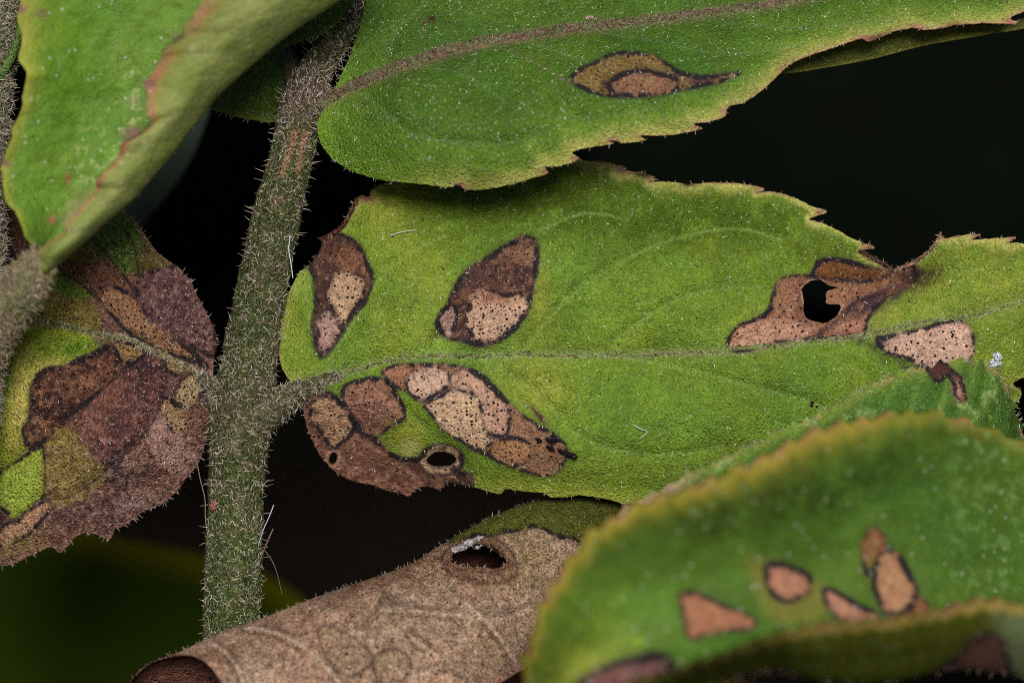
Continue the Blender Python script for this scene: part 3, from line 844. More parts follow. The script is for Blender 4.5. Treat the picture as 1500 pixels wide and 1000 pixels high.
Q, F, G = field(OUTU, [], LES_U, 3.2)
p = Paint(Q, c(78, 110, 32)); p.mottle(80, 0.14, 23, 0.08); p.mottle(20, 0.10, 33, 0.05)
dE = pdist(Q, OUTU, True, 80)
low = sstep(40, 200, Q[:, 1] + (Q[:, 0] - 470) * 0.13)
p.mix(.8 * low * np.exp(-(dE / (46 + 10 * p.n20)) ** 2), c(116, 150, 44)); p.mix(.95 * low * np.exp(-(dE / (19 + 5 * p.n20)) ** 2) * sstep(560, 700, Q[:, 0]), PALE)
p.mix(.9 * np.exp(-(dE / 3.5) ** 2) * sstep(780, 1150, Q[:, 0]), c(186, 150, 110))
for x, y in ((800, 250), (844, 232), (940, 203), (1024, 188), (1064, 164), (672, 273), (897, 208), (1268, 58), (1345, 42), (1480, 33), (1148, 101)):
    p.blob(x, y, 10, 6, c(176, 120, 104), .95)
p.blob(1290, 52, 22, 5, c(96, 56, 44), .8, rot=-.3); p.blob(1395, 38, 18, 5, c(110, 60, 50), .8)
p.blob(650, 60, 120, 45, c(66, 98, 36), .6); p.blob(1000, 110, 160, 45, c(64, 110, 34), .5); p.blob(560, 210, 80, 40, c(88, 128, 36), .5); p.blob(1120, 120, 40, 14, c(150, 140, 70), .5, rot=-.6)
for ln, dep, wd in VEINS_U:
    p.line(ln, 2.4, c(110, 134, 84), .4)
p.line(RIB_U, 8, c(126, 112, 86), .85); p.line(RIB_U[3:7], 5, c(138, 98, 84), .5)
p.line([(740, 70), (790, 95), (840, 125)], 4, c(120, 100, 80), .35)
p.poly(LU1, c(132, 108, 62), amp=2, dry=1, spk=.35, edge=BLACKP, ew=3)
p.poly(Z([(198, 262), (228, 235), (290, 220), (370, 233), (412, 250), (402, 282), (330, 297), (250, 300), (204, 292)], 800, 0, 2.143), c(140, 102, 76), spk=.6, edge=BLACKP, ew=3.5, amp=2)
p.blob(888, 124, 8, 9, BLACKP, .8); p.blob(1030, 118, 36, 6, c(94, 62, 60), .8, rot=-.15)
p.blob(632, 28, 6, 5, c(70, 44, 34), 1); p.blob(620, 36, 4, 4, c(80, 60, 44), 1); p.blob(534, 152, 4, 4, c(74, 50, 50), 1)
UVW = np.c_[Q, wU(Q)]
leafU, _, _ = sheet(plant, ['leaf', 'dead_spot'], UVW, F, G, p, c(92, 110, 44), M_LEAF)
leafU['label'] = 'dark green upper leaf with one brown eye spot'
rm, rP, rN, rT = midrib(leafU, RIB_U, wU, 13, 5, rib_col(c(112, 116, 76), c(122, 90, 76)), sink=0.5)
tube_hairs('midrib_hairs', leafU, rP, rN, rT, 1700, (4, 9), (0.5, 0.85), c(168, 140, 126) / ALB * .7, lean=(0.1, 0.6))
surface_hairs('surface_hairs', leafU, wU, OUTU, [], 1700, (1.8, 5), (0.45, 0.85), c(215, 226, 205) / ALB * .75)
edge_hairs('edge_hairs', leafU, OUTU, wU, 90, (3, 8), (0.35, 0.6), HAIRC * 1.1)
# the margin of that leaf, rolled under towards its tip
OUTR = catmull([(1120, 106), (1152, 97), (1190, 79), (1250, 60), (1345, 41), (1440, 34), (1500, 26), (1560, 10), (1580, 20), (1500, 42), (1440, 52), (1350, 68), (1280, 86), (1200, 101), (1150, 108)], True, 4)
Q, F, G = field(OUTR, [], [], 4)
p = Paint(Q, c(74, 82, 24)); p.mottle(30, .25, 2, .1); p.mix(.7 * np.exp(-(pdist(Q, OUTR, True, 40) / 4) ** 2), c(112, 110, 46))
wR = lambda P: rbfU(P) - 22 - 0.6 * np.maximum(0, P[:, 1] - np.interp(P[:, 0], [1100, 1150, 1250, 1345, 1490], [110, 100, 60, 42, 34]))
rolled, _, _ = sheet(leafU, ['rolled_margin'], np.c_[Q, wR(Q)], F, G, p, c(60, 80, 30), M_LEAF)

# ---- the withered leaf left of the stem
OUT_L = [(318, 586), (312, 604), (306, 624), (301, 648), (292, 676), (272, 702), (250, 728), (232, 740), (205, 752), (182, 770), (172, 772), (160, 789), (150, 786), (136, 781), (118, 782), (100, 799), (88, 808), (76, 800), (58, 806), (30, 820), (8, 829), (-30, 838), (-110, 820), (-170, 700), (-180, 520), (-120, 380), (-40, 300), (20, 262), (60, 262), (110, 270),
         (150, 285), (172, 291), (180, 308), (196, 322), (214, 346), (232, 371), (250, 384), (266, 396), (278, 412), (287, 428), (297, 446), (304, 462), (315, 481), (317, 502), (313, 530), (311, 548)]
OUTL = rag(catmull(OUT_L, True, 3.0), 1.3, 7, 24)
z3 = (0, 300, 2.994); z4 = (0, 600, 2.5); y1 = (0, 260, 4.168); y2 = (0, 480, 4.168); y3 = (0, 680, 4.168)
LL = [Z([(590, 690), (640, 668), (720, 672), (790, 710), (840, 760), (900, 850), (1000, 940), (1100, 1010), (1200, 1080), (1270, 1160), (1180, 1130), (1060, 1080), (930, 1020), (800, 960), (720, 880), (640, 790)], *y1),
      Z([(190, 370), (220, 310), (270, 255), (400, 235), (480, 190), (560, 160), (700, 100), (720, 190), (800, 230), (700, 310), (560, 430), (440, 520), (330, 620), (240, 715), (170, 710), (140, 620), (180, 560)], *y2),
      Z([(880, 170), (1000, 165), (1030, 300), (990, 420), (940, 560), (880, 680), (800, 740), (700, 800), (560, 760), (430, 640), (440, 540), (560, 440), (700, 320), (820, 230)], *y2),
      Z([(1075, 400), (1100, 330), (1170, 280), (1230, 290), (1255, 350), (1220, 420), (1160, 490), (1110, 490), (1080, 450)], *y2),
      Z([(1000, 440), (1040, 420), (1080, 490), (1150, 540), (1150, 600), (1110, 645), (1050, 620), (1000, 560), (975, 500)], *y2),
      Z([(0, 400), (60, 380), (160, 300), (230, 230), (300, 215), (290, 290), (240, 360), (170, 430), (90, 480), (0, 490), (-40, 470)], *y3),
      Z([(835, 680), (860, 610), (900, 580), (1000, 560), (1100, 540), (1200, 660), (1290, 850), (1330, 960), (1325, 1000), (1300, 1100), (1210, 1050), (1050, 1000), (960, 930), (870, 830)], *y1)]
LES_L = [rag(catmull(q, True, 3.5), 1.2, 7, 41 + i) for i, q in enumerate(LL)]
RIB_L = [(318, 573), (300, 556), (262, 530), (225, 512), (187, 497), (150, 490), (110, 480), (65, 474), (25, 478), (-60, 490), (-150, 520)]
VEINS_L = [(Z([(900, 160), (700, 310), (540, 440), (330, 640), (230, 720), (130, 800), (0, 880)], *y2), 7, 9), (Z([(340, 545), (520, 670), (640, 790), (800, 960)], *y1), 6, 9), (Z([(520, 320), (700, 530), (820, 690), (900, 850)], *y1), 6, 9),
           (Z([(1000, 420), (940, 560), (820, 720), (720, 800), (520, 980)], *y2), 5, 9), (Z([(520, 130), (440, 200), (300, 215), (160, 290), (0, 390)], *y3), 4, 8)]
rbfL = RBF([(318, 580, -2), (300, 556, 2), (225, 512, -4), (150, 490, -10), (65, 474, -20), (-60, 490, -40), (-170, 600, -60), (172, 291, -50), (120, 330, -34), (232, 371, -40), (287, 428, -32), (317, 500, -24), (250, 450, -12), (200, 420, -8), (60, 262, -70), (-40, 320, -60),
            (300, 650, -22), (250, 725, -36), (165, 785, -42), (78, 800, -40), (0, 828, -44), (230, 620, 6), (180, 680, 4), (110, 600, 10), (60, 560, 12), (100, 700, 2), (20, 680, 0), (-80, 700, -20), (30, 600, 4)])


def wL(P):
    P = np.asarray(P, float)[:, :2]
    w = relief(P, VEINS_L, rbfL, LES_L, 6.0, 80, 1.5) + 1.6 * fbm(P, 12, 91, 3) * sstep(140, 220, P[:, 0] + 0.3 * P[:, 1] - 60)
    d = pdist(P, catmull(RIB_L, False, 8), False, 60)
    return w - 7 * np.exp(-(d / 11) ** 2)


Q, F, G = field(OUTL, [], LES_L, 3.0)
p = Paint(Q, c(124, 90, 78)); p.dry[:] = 1; p.mottle(50, .30, 7, .10); p.mottle(14, .34, 17, .10)
p.poly(Z([(380, 545), (300, 330), (500, 260), (640, 160), (730, 120), (820, 250), (900, 370), (940, 420), (860, 560), (770, 600), (700, 560), (640, 480), (560, 420)], *y1), c(88, 112, 46), soft=8, amp=4, amp2=6, spk=.15)
p.poly(Z([(870, 400), (940, 400), (1150, 570), (1050, 640), (850, 620), (820, 560)], *y1), c(98, 86, 46), soft=10, amp=3, amp2=5)
p.poly(Z([(370, 510), (460, 480), (560, 500), (650, 480), (720, 560), (820, 690), (700, 660), (590, 680), (520, 660), (430, 600)], *y1), c(124, 86, 66), soft=5, amp=3, spk=.4)
p.poly(Z([(400, 500), (460, 430), (560, 420), (640, 470), (640, 510), (520, 520)], *y1), c(108, 100, 40), soft=8, amp=3)
p.poly(Z([(130, 540), (340, 560), (440, 620), (560, 720), (480, 760), (330, 720), (290, 820), (140, 880), (100, 800)], *y1), c(92, 120, 40), soft=6, amp=3)
p.poly(Z([(300, 720), (430, 720), (560, 760), (620, 860), (600, 930), (430, 920), (300, 880)], *y1), c(122, 108, 52), soft=8, amp=4)
p.poly(LL[6], c(112, 80, 78), soft=4, amp=3, spk=.1, edge=PURP, ew=3, ea=.5)
p.blob(300, 500, 22, 60, c(128, 90, 86), .6); p.blob(262, 432, 30, 30, c(96, 70, 64), .6)
p.poly(LL[0], c(152, 112, 82), soft=3, amp=2, spk=.7, edge=PURP, ew=3)
p.blob(282, 545, 26, 18, c(150, 98, 74), .7, rot=.7)
p.poly(Z([(100, -20), (560, 60), (560, 160), (440, 200), (330, 240), (260, 260), (200, 330), (185, 450), (150, 560), (180, 720), (0, 870), (-600, 900), (-700, 0)], *y2), c(138, 154, 48), soft=4, amp=3, dry=.2)
p.blob(26, 590, 24, 62, c(206, 188, 100), .95); p.blob(62, 545, 34, 16, c(200, 186, 96), .9, rot=-.5); p.blob(40, 520, 26, 24, c(160, 160, 70), .5); p.blob(110, 510, 50, 16, c(84, 120, 26), .8); p.blob(10, 560, 14, 50, c(90, 130, 40), .6); p.blob(120, 530, 40, 10, c(170, 160, 70), .6, rot=-.3)
p.poly(LL[1], c(92, 62, 50), soft=2, amp=3, spk=.15, edge=BLACKP, ew=4)
p.blob(120, 555, 34, 14, c(150, 106, 78), .7, rot=-.4, rough=1.6); p.blob(62, 628, 16, 12, c(140, 96, 66), .8, rot=-.5); p.blob(75, 590, 20, 24, c(70, 50, 52), .6)
fl = fbm(Q, 6, 131, 3); inl = inside(Q, LES_L[1]); p.mix(.7 * sstep(.15, .6, fl) * inl, c(150, 106, 80)); p.mix(.75 * sstep(.1, .6, -fl) * inl, c(48, 34, 34))
p.poly(LL[2], c(118, 78, 70), soft=6, amp=4, edge=BLACKP, ew=3, ea=.5, ink=.45)
inl = inside(Q, LES_L[2]); p.mix(.5 * sstep(.2, .7, fl) * inl, c(160, 116, 104)); p.mix(.65 * sstep(.1, .6, -fl) * inl, c(58, 40, 42))
inl = inside(Q, LES_L[6]); p.mix(.5 * sstep(.2, .7, fl) * inl, c(146, 112, 110)); p.mix(.6 * sstep(.1, .6, -fl) * inl, c(56, 42, 44))
p.blob(215, 545, 26, 34, c(66, 46, 50), .85, rot=-.4, rough=1); p.blob(205, 615, 40, 30, c(86, 60, 60), .6, rough=1); p.blob(150, 570, 26, 26, c(148, 100, 82), .6); p.blob(130, 625, 30, 25, c(148, 104, 92), .5)
p.poly(Z([(700, 100), (760, 80), (880, 130), (830, 210), (790, 225), (720, 180)], *y2), c(150, 116, 78), soft=3, amp=2, spk=.8, edge=PURP, ew=2.5)
p.poly(Z([(1000, 180), (1060, 190), (1130, 240), (1090, 290), (1030, 270), (1000, 220)], *y2), c(154, 124, 92), soft=3, amp=2, spk=.8, edge=PURP, ew=3)
p.poly(LL[3], c(170, 146, 106), soft=2, amp=2, spk=.9, edge=BLACKP, ew=3)
p.poly(LL[4], c(158, 126, 90), soft=2, amp=2, spk=.8, edge=PURP, ew=3)
p.poly(Z([(1260, 380), (1310, 380), (1325, 430), (1290, 470), (1255, 440)], *y2), c(158, 116, 84), soft=3, amp=2, spk=.5, edge=PURP, ew=3)
p.poly(Z([(910, 600), (980, 530), (1040, 620), (1120, 680), (1150, 800), (1080, 860), (980, 790), (920, 700)], *y2), c(164, 126, 118), soft=8, amp=4)
p.blob(262, 680, 20, 22, c(182, 146, 134), .75); p.blob(280, 620, 18, 40, c(146, 108, 92), .6)
p.poly(Z([(0, 880), (130, 800), (255, 720), (275, 850), (270, 1010), (230, 1070), (90, 1150), (30, 1120), (-60, 1000)], *y2), c(154, 174, 66), soft=2, amp=2, dry=.2, edge=c(70, 58, 44), ew=2.5, ea=.8)
p.poly(Z([(275, 730), (330, 640), (430, 620), (500, 740), (640, 880), (600, 950), (520, 1000), (420, 1080), (320, 1095), (275, 1030)], *y2), c(146, 126, 68), soft=7, amp=4, amp2=5, dry=.6)
p.blob(20, 660, 22, 20, c(140, 138, 52), .7)
p.poly(LL[5], c(186, 142, 112), soft=3, amp=3, edge=c(64, 50, 48), ew=2.5, ea=.8)
p.blob(20, 800, 50, 16, c(146, 126, 70), .6, rot=-.3); p.blob(172, 690, 12, 60, c(70, 54, 60), .75, rot=.1, rough=1); p.blob(195, 735, 26, 16, c(170, 138, 128), .75); p.blob(235, 705, 26, 20, c(128, 82, 70), .6); p.blob(86, 790, 20, 14, c(140, 92, 78), .7); p.blob(110, 755, 40, 18, c(118, 86, 82), .6)
for ln, dep, wd in VEINS_L:
    p.line(ln, 2.4, c(58, 44, 42), .75, ink=.7)
p.line(Z([(500, 740), (300, 960), (262, 730), (272, 850), (270, 1030)], *y2)[2:], 1.8, c(60, 50, 46), .7, ink=.7)
for q in ([(1000, 420), (1020, 300), (1000, 170)], [(300, 780), (420, 770), (470, 830)], [(400, 640), (330, 700), (300, 790)], [(850, 620), (900, 720), (930, 800), (980, 900)], [(560, 760), (640, 830), (700, 800)]):
    p.line(Z(q, *y2), 1.6, c(60, 46, 44), .5, ink=.55)
p.line(Z([(620, 200), (620, 330), (600, 410)], *y1), 1.8, c(50, 50, 30), .7, ink=.7); p.line(Z([(740, 290), (820, 420), (840, 560), (850, 620), (820, 680)], *y1), 1.8, c(50, 48, 32), .7, ink=.7)
p.line(RIB_L, 6, c(124, 124, 76), .7)
p.blob(20, 330, 40, 34, c(92, 62, 44), .9, spk=.5); p.blob(25, 375, 30, 14, c(52, 38, 34), .8)
fl2 = fbm(Q, 5, 141, 3); rest = (Q[:, 1] > 640) * (Q[:, 0] > 70); p.mix(.5 * sstep(.2, .7, fl2) * rest, c(178, 142, 130)); p.mix(.55 * sstep(.15, .6, -fl2) * rest, c(70, 48, 46))
p.mix(.6 * np.exp(-(pdist(Q, OUTL, True, 30) / 3) ** 2), c(150, 112, 98))
leafL, _, _ = sheet(plant, ['leaf'] + ['dead_spot'] * 7, np.c_[Q, wL(Q)], F, G, p, c(110, 90, 70), M_DRY)
leafL['label'] = 'withered brown and yellow leaf left of the stem'
rm, rP, rN, rT = midrib(leafL, RIB_L, wL, 8, 4, rib_col(c(120, 126, 72), c(112, 92, 74)), sink=0.5)
tube_hairs('midrib_hairs', leafL, rP, rN, rT, 900, (4, 9), (0.5, 0.8), HAIRC, lean=(0.1, 0.6), dens=lambda P: sstep(60, 250, P[:, 0]) + .1)
pet, pP, pN, pT = tube('petiole', leafL, [(346, 608, 4, 34), (325, 588, 4, 22), (310, 566, 3, 13), (292, 552, 1, 8)], stem_col, M_STEM, nr=36, step=3, lump=2)
tube_hairs('petiole_hairs', leafL, pP, pN, pT, 260, (7, 16), (0.45, 0.75), HAIRC, lean=(0.2, 0.9), front=-.4)
surface_hairs('surface_hairs', leafL, wL, OUTL, [], 900, (2, 6), (0.45, 0.8), c(220, 205, 200) / ALB * .75, mask=lambda P: .3 + .7 * sstep(150, 260, P[:, 0]))
edge_hairs('edge_hairs', leafL, OUTL, wL, 120, (4, 9), (0.4, 0.65), HAIRC * 1.1)


# ---- two small dark leaves at the upper node
def small_leaf(pts, ctrl, base, edgec, label, rib):
    O = rag(catmull(pts, True, 3.5), .8, 8, 50)
    fn0 = RBF(ctrl)
    fn = lambda P: fn0(np.asarray(P)[:, :2]) + 2.5 * fbm(np.asarray(P)[:, :2], 40, 3, 3)
    Q, F, G = field(O, [], [], 3.6)
    p = Paint(Q, base); p.mottle(50, .15, 3, .06); p.mottle(16, .1, 13)
    dd = pdist(Q, O, True, 40)
    p.mix(.75 * np.exp(-(dd / 6) ** 2), edgec)
    o, _, _ = sheet(plant, ['leaf'], np.c_[Q, fn(Q)], F, G, p, base * .8, M_LEAF)
    o['label'] = label
    surface_hairs('surface_hairs', o, fn, O, [], 120, (2, 5), (.4, .7), c(200, 215, 190) / ALB * .6)
    edge_hairs('edge_hairs', o, O, fn, 40, (5, 10), (.45, .7), HAIRC)
    tube('petiole', o, rib, stem_col, M_STEM, nr=24, step=3, lump=1.5)
    return o


small_leaf([(303, 154), (325, 128), (360, 90), (395, 66), (422, 80), (430, 120), (422, 160), (414, 172), (400, 179), (380, 178), (350, 172), (325, 165)],
           [(303, 154, -80), (350, 172, -62), (400, 179, -52), (430, 120, -30), (360, 90, -70), (395, 66, -70), (370, 135, -52)], c(62, 88, 20), c(104, 112, 30), 'small dark green leaf tucked behind the upper node', [(446, 152, -16, 16), (432, 120, -24, 14), (424, 90, -40, 12), (415, 50, -60, 10)])
small_leaf([(400, 78), (428, 66), (458, 56), (485, 42), (505, 22), (522, -10), (530, -60), (470, -90), (400, -60), (380, 20)],
           [(400, 78, 30), (458, 56, 40), (505, 22, 34), (530, -60, 30), (400, -60, 20), (440, 0, 34)], c(50, 76, 16), c(70, 92, 26), 'small dark green leaf above the upper node', [(470, 90, 0, 8), (480, 50, 14, 7), (470, -20, 28, 6)])

# ------------------------------------------------------------------ lofted leaves: folded along their length
def resample(pts, n):
    L = catmull(pts, False, 4)
    s = np.r_[0, np.cumsum(np.linalg.norm(np.diff(L[:, :2], axis=0), axis=1))]
    t = np.linspace(0, s[-1], n)
    return np.stack([np.interp(t, s, L[:, k]) for k in range(L.shape[1])], 1)


def teeth(n, every, depth, seed):
    r = np.random.default_rng(seed); o = np.zeros(n); i = 0
    while i < n:
        L = int(every * r.uniform(.7, 1.4)); k = np.arange(L) / L
        seg = depth * r.uniform(.5, 1.3) * np.where(k < .8, (k / .8) ** 1.5, (1 - k) / .2)
        o[i:i + L] = seg[:max(0, min(L, n - i))]; i += L
    return o


def loft(A, Fd, B, n, ns, bulge, bulge2, split=0.6, tA=None, tB=None):
    """rows run along the leaf; across: far margin A -> fold -> near margin B"""
    a = resample(A, n); f = resample(Fd, n); b = resample(B, n)
    da = a - f; da /= np.linalg.norm(da[:, :2], axis=1)[:, None]
    db = b - f; db /= np.maximum(np.linalg.norm(db[:, :2], axis=1), 6)[:, None]
    if tA is not None:
        a = a + da * tA[:, None]
    if tB is not None:
        b = b + db * tB[:, None]
    m1 = a * .45 + f * .55; m1[:, 2] += bulge
    m2 = (f + b) / 2; m2[:, 2] += bulge2
    m2[:, :2] += (f - b)[:, :2] * 0.10
    ctl = [a, m1, f, m2, b]; kn = np.array([0, split * .5, split, split + (1 - split) * .5, 1.0])
    s = np.linspace(0, 1, ns)
    out = np.zeros((n, ns, 3))
    ext = [2 * ctl[0] - ctl[1]] + ctl + [2 * ctl[4] - ctl[3]]
    for j, q in enumerate(s):
        i = min(int(np.searchsorted(kn, q, 'right')) - 1, 3); t = (q - kn[i]) / (kn[i + 1] - kn[i])
        p0, p1, p2, p3 = ext[i], ext[i + 1], ext[i + 2], ext[i + 3]
        out[:, j] = .5 * (2 * p1 + (p2 - p0) * t + (2 * p0 - 5 * p1 + 4 * p2 - p3) * t * t + (3 * p1 - p0 - 3 * p2 + p3) * t**3)
    P = out.reshape(-1, 3); sv = np.tile(s, n); tv = np.repeat(np.linspace(0, 1, n), ns)
    i = np.arange(n - 1)[:, None] * ns; k = np.arange(ns - 1)[None]
    a0, b0, c0, d0 = (i + k).ravel(), (i + k + 1).ravel(), (i + ns + k + 1).ravel(), (i + ns + k).ravel()
    F = np.vstack([np.stack([a0, c0, b0], 1), np.stack([a0, d0, c0], 1)])
    return P, F, sv, tv


def orient(P, F, ok):
    """turn faces so that the faces picked by ok look at the viewer"""
    a, b, d_ = P[F[:, 0]], P[F[:, 1]], P[F[:, 2]]
    nz = np.cross(b - a, d_ - a)[:, 2]           # pixel space, v runs down
    return F[:, ::-1] if nz[ok].sum() > 0 else F


# ------------------------------------------------------------------ the neighbouring plant at the left edge
left = empty('hairy_plant', W(-60, 1500, -150), 'plant with a woolly grey stem, its blurred green leaf folded over the brown leaf', 'plant')


def stem_col2(P, Q, nv):
    col = np.tile(c(122, 120, 96), (len(P), 1)); f = fbm(Q, 14, 2, 4)
    return col + (c(88, 96, 58) - col) * sstep(-.1, .6, f)[:, None]


st2, s2P, s2N, s2T = tube('stem', left, [(-60, 1500, -150, 36), (-50, 1100, 10, 36), (-46, 800, 40, 36), (-38, 600, 50, 36), (-32, 480, 50, 38), (-30, 380, 40, 36), (-28, 250, 30, 37), (-24, 120, 20, 42), (-10, 0, 10, 45), (10, -120, 0, 42)], stem_col2, M_STEM, nr=60, step=4, lump=2)
tube_hairs('hairs', st2, s2P, s2N, s2T, 3400, (7, 15), (.5, .8), HAIRC * 1.1, lean=(.2, .8), front=-.3, box=(-60, 200, -60, 620))
A_E = [(20, -70, 205), (31, 0, 200), (28, 22, 200), (33, 60, 198), (31, 86, 198), (39, 98, 198), (37, 130, 198), (31, 165, 198), (18, 200, 198), (8, 230, 198), (4, 252, 198), (9, 285, 198), (24, 312, 198), (38, 338, 198), (46, 362, 194), (42, 385, 186), (36, 400, 172)]
F_E = [(575, -70, 150), (500, -8, 152), (440, 32, 156), (400, 62, 160), (350, 105, 164), (310, 141, 168), (270, 193, 172), (240, 232, 176), (215, 262, 178), (190, 290, 180), (150, 325, 182), (112, 360, 184), (84, 384, 182), (70, 398, 176), (58, 408, 168)]
B_E = [(335, -70, 276), (297, 0, 273), (283, 26, 271), (268, 47, 269), (244, 72, 265), (224, 110, 260), (215, 128, 258), (216, 146, 256), (225, 172, 252), (210, 192, 248), (183, 210, 245), (170, 235, 240), (150, 262, 235), (136, 284, 229), (116, 314, 222), (98, 338, 214), (66, 366, 205), (54, 388, 186), (46, 404, 170)]
nE, nsE = 150, 110
P, F, sv, tv = loft(A_E, F_E, B_E, nE, nsE, -50, 26, .66, teeth(nE, 17, 5, 2), teeth(nE, 16, 7, 5))
P[:, 2] += 5 * fbm(P, 50, 3, 3) + 1.0 * fbm(P, 14, 6, 2)
inn = sv < .66
F = orient(P, F, inn[F[:, 0]] & inn[F[:, 1]])
p = Paint(P[:, :2], c(106, 146, 50)); p.mottle(60, .12, 3, .08); p.mottle(18, .1, 13, .05)
p.blob(90, 80, 50, 110, c(84, 128, 24), .85); p.blob(60, 40, 60, 60, c(112, 146, 30), .6)
p.mix(.8 * np.exp(-(sv / .035) ** 2), c(168, 168, 70))
spots = sstep(.25, .6, fbm(P, 7, 44, 2)) * np.exp(-(((P[:, 0] - 190) / 40) ** 2 + ((P[:, 1] - 170) / 70) ** 2)) + .8 * sstep(.3, .6, fbm(P, 7, 44, 2)) * np.exp(-(((P[:, 0] - 130) / 30) ** 2 + ((P[:, 1] - 250) / 60) ** 2))
p.mix(.8 * spots, c(170, 186, 116))
p.blob(190, 195, 14, 8, c(120, 92, 84), .9, rot=-.5); p.blob(100, 263, 5, 8, c(150, 110, 70), 1); p.blob(76, 322, 6, 5, c(170, 110, 84), 1); p.blob(110, 310, 14, 30, c(150, 130, 100), .7, rot=.6); p.blob(196, 150, 12, 10, c(140, 130, 100), .6)
p.line([(175, 10), (170, 50), (160, 95)], 4, c(120, 160, 80), .5); p.line([(110, 60), (90, 90), (75, 115)], 4, c(120, 160, 80), .5)
und = sstep(.62, .70, sv)
p.mix(und, c(132, 146, 72)); ud2 = und * np.clip(.5 + fbm(P, 60, 71, 3), 0, 1); p.mix(.5 * ud2, c(160, 168, 104)); p.mix(.35 * und * sstep(.78, .66, sv), c(160, 166, 96))
p.mix(sstep(.945, .975, sv) * np.clip(0.75 + .6 * fbm(P, 30, 9, 2), 0, 1), c(172, 118, 92)); p.mix(sstep(.93, .96, sv) * sstep(.985, .96, sv) * .5, c(150, 150, 60))
for x, y in ((258, 52), (218, 122), (196, 196), (60, 20), (30, 12), (8, 240)):
    p.blob(x, y, 9, 7, c(140, 100, 96), .8)
ucE = np.where((sv > .6)[:, None], p.col, c(126, 138, 76))
blE, _, _ = sheet(left, ['leaf'], P, F, np.zeros(len(F), int), p, ucE, M_SOFT)
blE['label'] = 'blurred green leaf with its edge rolled over, pale underside showing'
idx = rng.choice(np.nonzero((sv > .60) & (sv < .74))[0], 260)
hairs('edge_hairs', blE, P[idx], np.c_[rng.normal(.5, .5, 260), rng.normal(.5, .5, 260), rng.normal(0, .5, 260)], rng.uniform(4, 8, 260), .5, HAIRC, .3)
pt2, qP, qN, qT = tube('petiole', blE, [(66, 368, 196, 16), (52, 392, 184, 26), (36, 418, 170, 32), (12, 452, 136, 34), (-14, 496, 94, 34), (-34, 560, 60, 32)], lambda P, Q, nv: np.tile(c(150, 136, 108), (len(P), 1)) + (c(120, 130, 84) - c(150, 136, 108)) * sstep(-.2, .6, fbm(Q, 18, 5, 3))[:, None], M_STEM, nr=48, step=3, lump=2.5)
tube_hairs('petiole_hairs', blE, qP, qN, qT, 1500, (6, 12), (.7, 1.1), c(190, 172, 136) / ALB * .7, lean=(.2, .9), front=-.3, box=(-60, 300, 300, 620))
tube('petiole', left, [(-10, 120, 46, 10), (10, 95, 50, 7), (22, 70, 50, 6), (32, 30, 46, 6), (38, -60, 40, 6)], lambda P, Q, nv: np.tile(c(104, 138, 66), (len(P), 1)), M_STEM, nr=20, step=3, lump=1)

# ------------------------------------------------------------------ the dry rolled leaf at the bottom
roll = empty('withered_leaf', W(520, 1400, -160), 'dry tan leaf rolled into a tube, a hole torn in its top', 'leaf')
av = np.array([0.92, -0.392]); nv_ = np.array([0.392, 0.92])
SIL = np.array([(40, 1120), (120, 1042), (185, 1000), (215, 972), (260, 955), (300, 936), (340, 920), (380, 906), (430, 886), (500, 861), (560, 841), (600, 826), (640, 801), (665, 786), (690, 772), (720, 756), (770, 737), (830, 725), (900, 724), (980, 735), (1080, 770)], float)
ss = SIL @ av; hh = SIL @ nv_
SILc = catmull(np.c_[ss, hh], False, 4)
RJ, RW = 250.0, 150.0


def jmap(T):
    """(s, theta*100) -> u, v, w"""
    s, th = T[:, 0], T[:, 1] / 100
    h = np.interp(s, SILc[:, 0], SILc[:, 1])
    Rr = RJ * np.clip(.55 + .45 * sstep(-200, 150, s), .3, 1)
    d = Rr * (1 - np.cos(th))
    w = np.interp(s, [-320, -100, 100, 300, 500, 700], [120, 95, 70, -20, -90, -150]) + RW * np.sin(th) * np.where(th < 0, .9, 1) * np.interp(s, [-300, 0, 300, 700], [.6, .8, 1, .8])
    return np.c_[s[:, None] * av + (h + d)[:, None] * nv_, w]


def jinv(px):
    px = np.asarray(px, float); s = px @ av; h = np.interp(s, SILc[:, 0], SILc[:, 1])
    Rr = RJ * np.clip(.55 + .45 * sstep(-200, 150, s), .3, 1)
    d = np.clip(px @ nv_ - h, 0.5, Rr * 1.9)
    return np.c_[s, np.arccos(1 - d / Rr) * 100]


HJpx = catmull(Z([(640, 795), (655, 770), (700, 745), (750, 738), (800, 745), (840, 775), (866, 815), (840, 832), (780, 838), (710, 832), (655, 818)], *z7), True, 3)
HJ = rag(jinv(HJpx), .6, 7, 4)
rimpx = [(262, 958), (288, 962), (306, 974), (320, 992), (330, 1015), (336, 1050)]
rimT = jinv(rimpx)
OUTJ = np.vstack([np.array([[-300, -150], [-300, -90], [-300, -40], [-270, -8]]), np.array([[-160, 3]]), rimT[0:], [[rimT[-1, 0] + 10, 110], [rimT[-1, 0] + 30, 140]],
                  [[100, 145], [300, 145], [480, 140], [640, 130]], [[690, 60], [700, 0], [690, -80], [640, -150], [300, -160], [0, -160]]])
OUTJ = catmull(OUTJ, True, 4)
lesJpx = [catmull(Z([(1150, 520), (1250, 528), (1340, 578), (1420, 640), (1452, 690), (1400, 752), (1330, 788), (1250, 752), (1198, 690), (1158, 600)], 160, 780, 3.75), True, 4), catmull([(552, 960), (575, 950), (596, 958), (602, 978), (590, 996), (566, 1004), (548, 985)], True, 4)]
LESJ = [jinv(q) for q in lesJpx]
Q, F, G = field(OUTJ, [HJ], LESJ, 3.0)
P = jmap(Q)
P[:, 2] += 8 * fbm(P, 70, 21, 3) + 3.2 * fbm(P, 14, 23, 3) + 1.5 * fbm(P, 6, 24, 2)
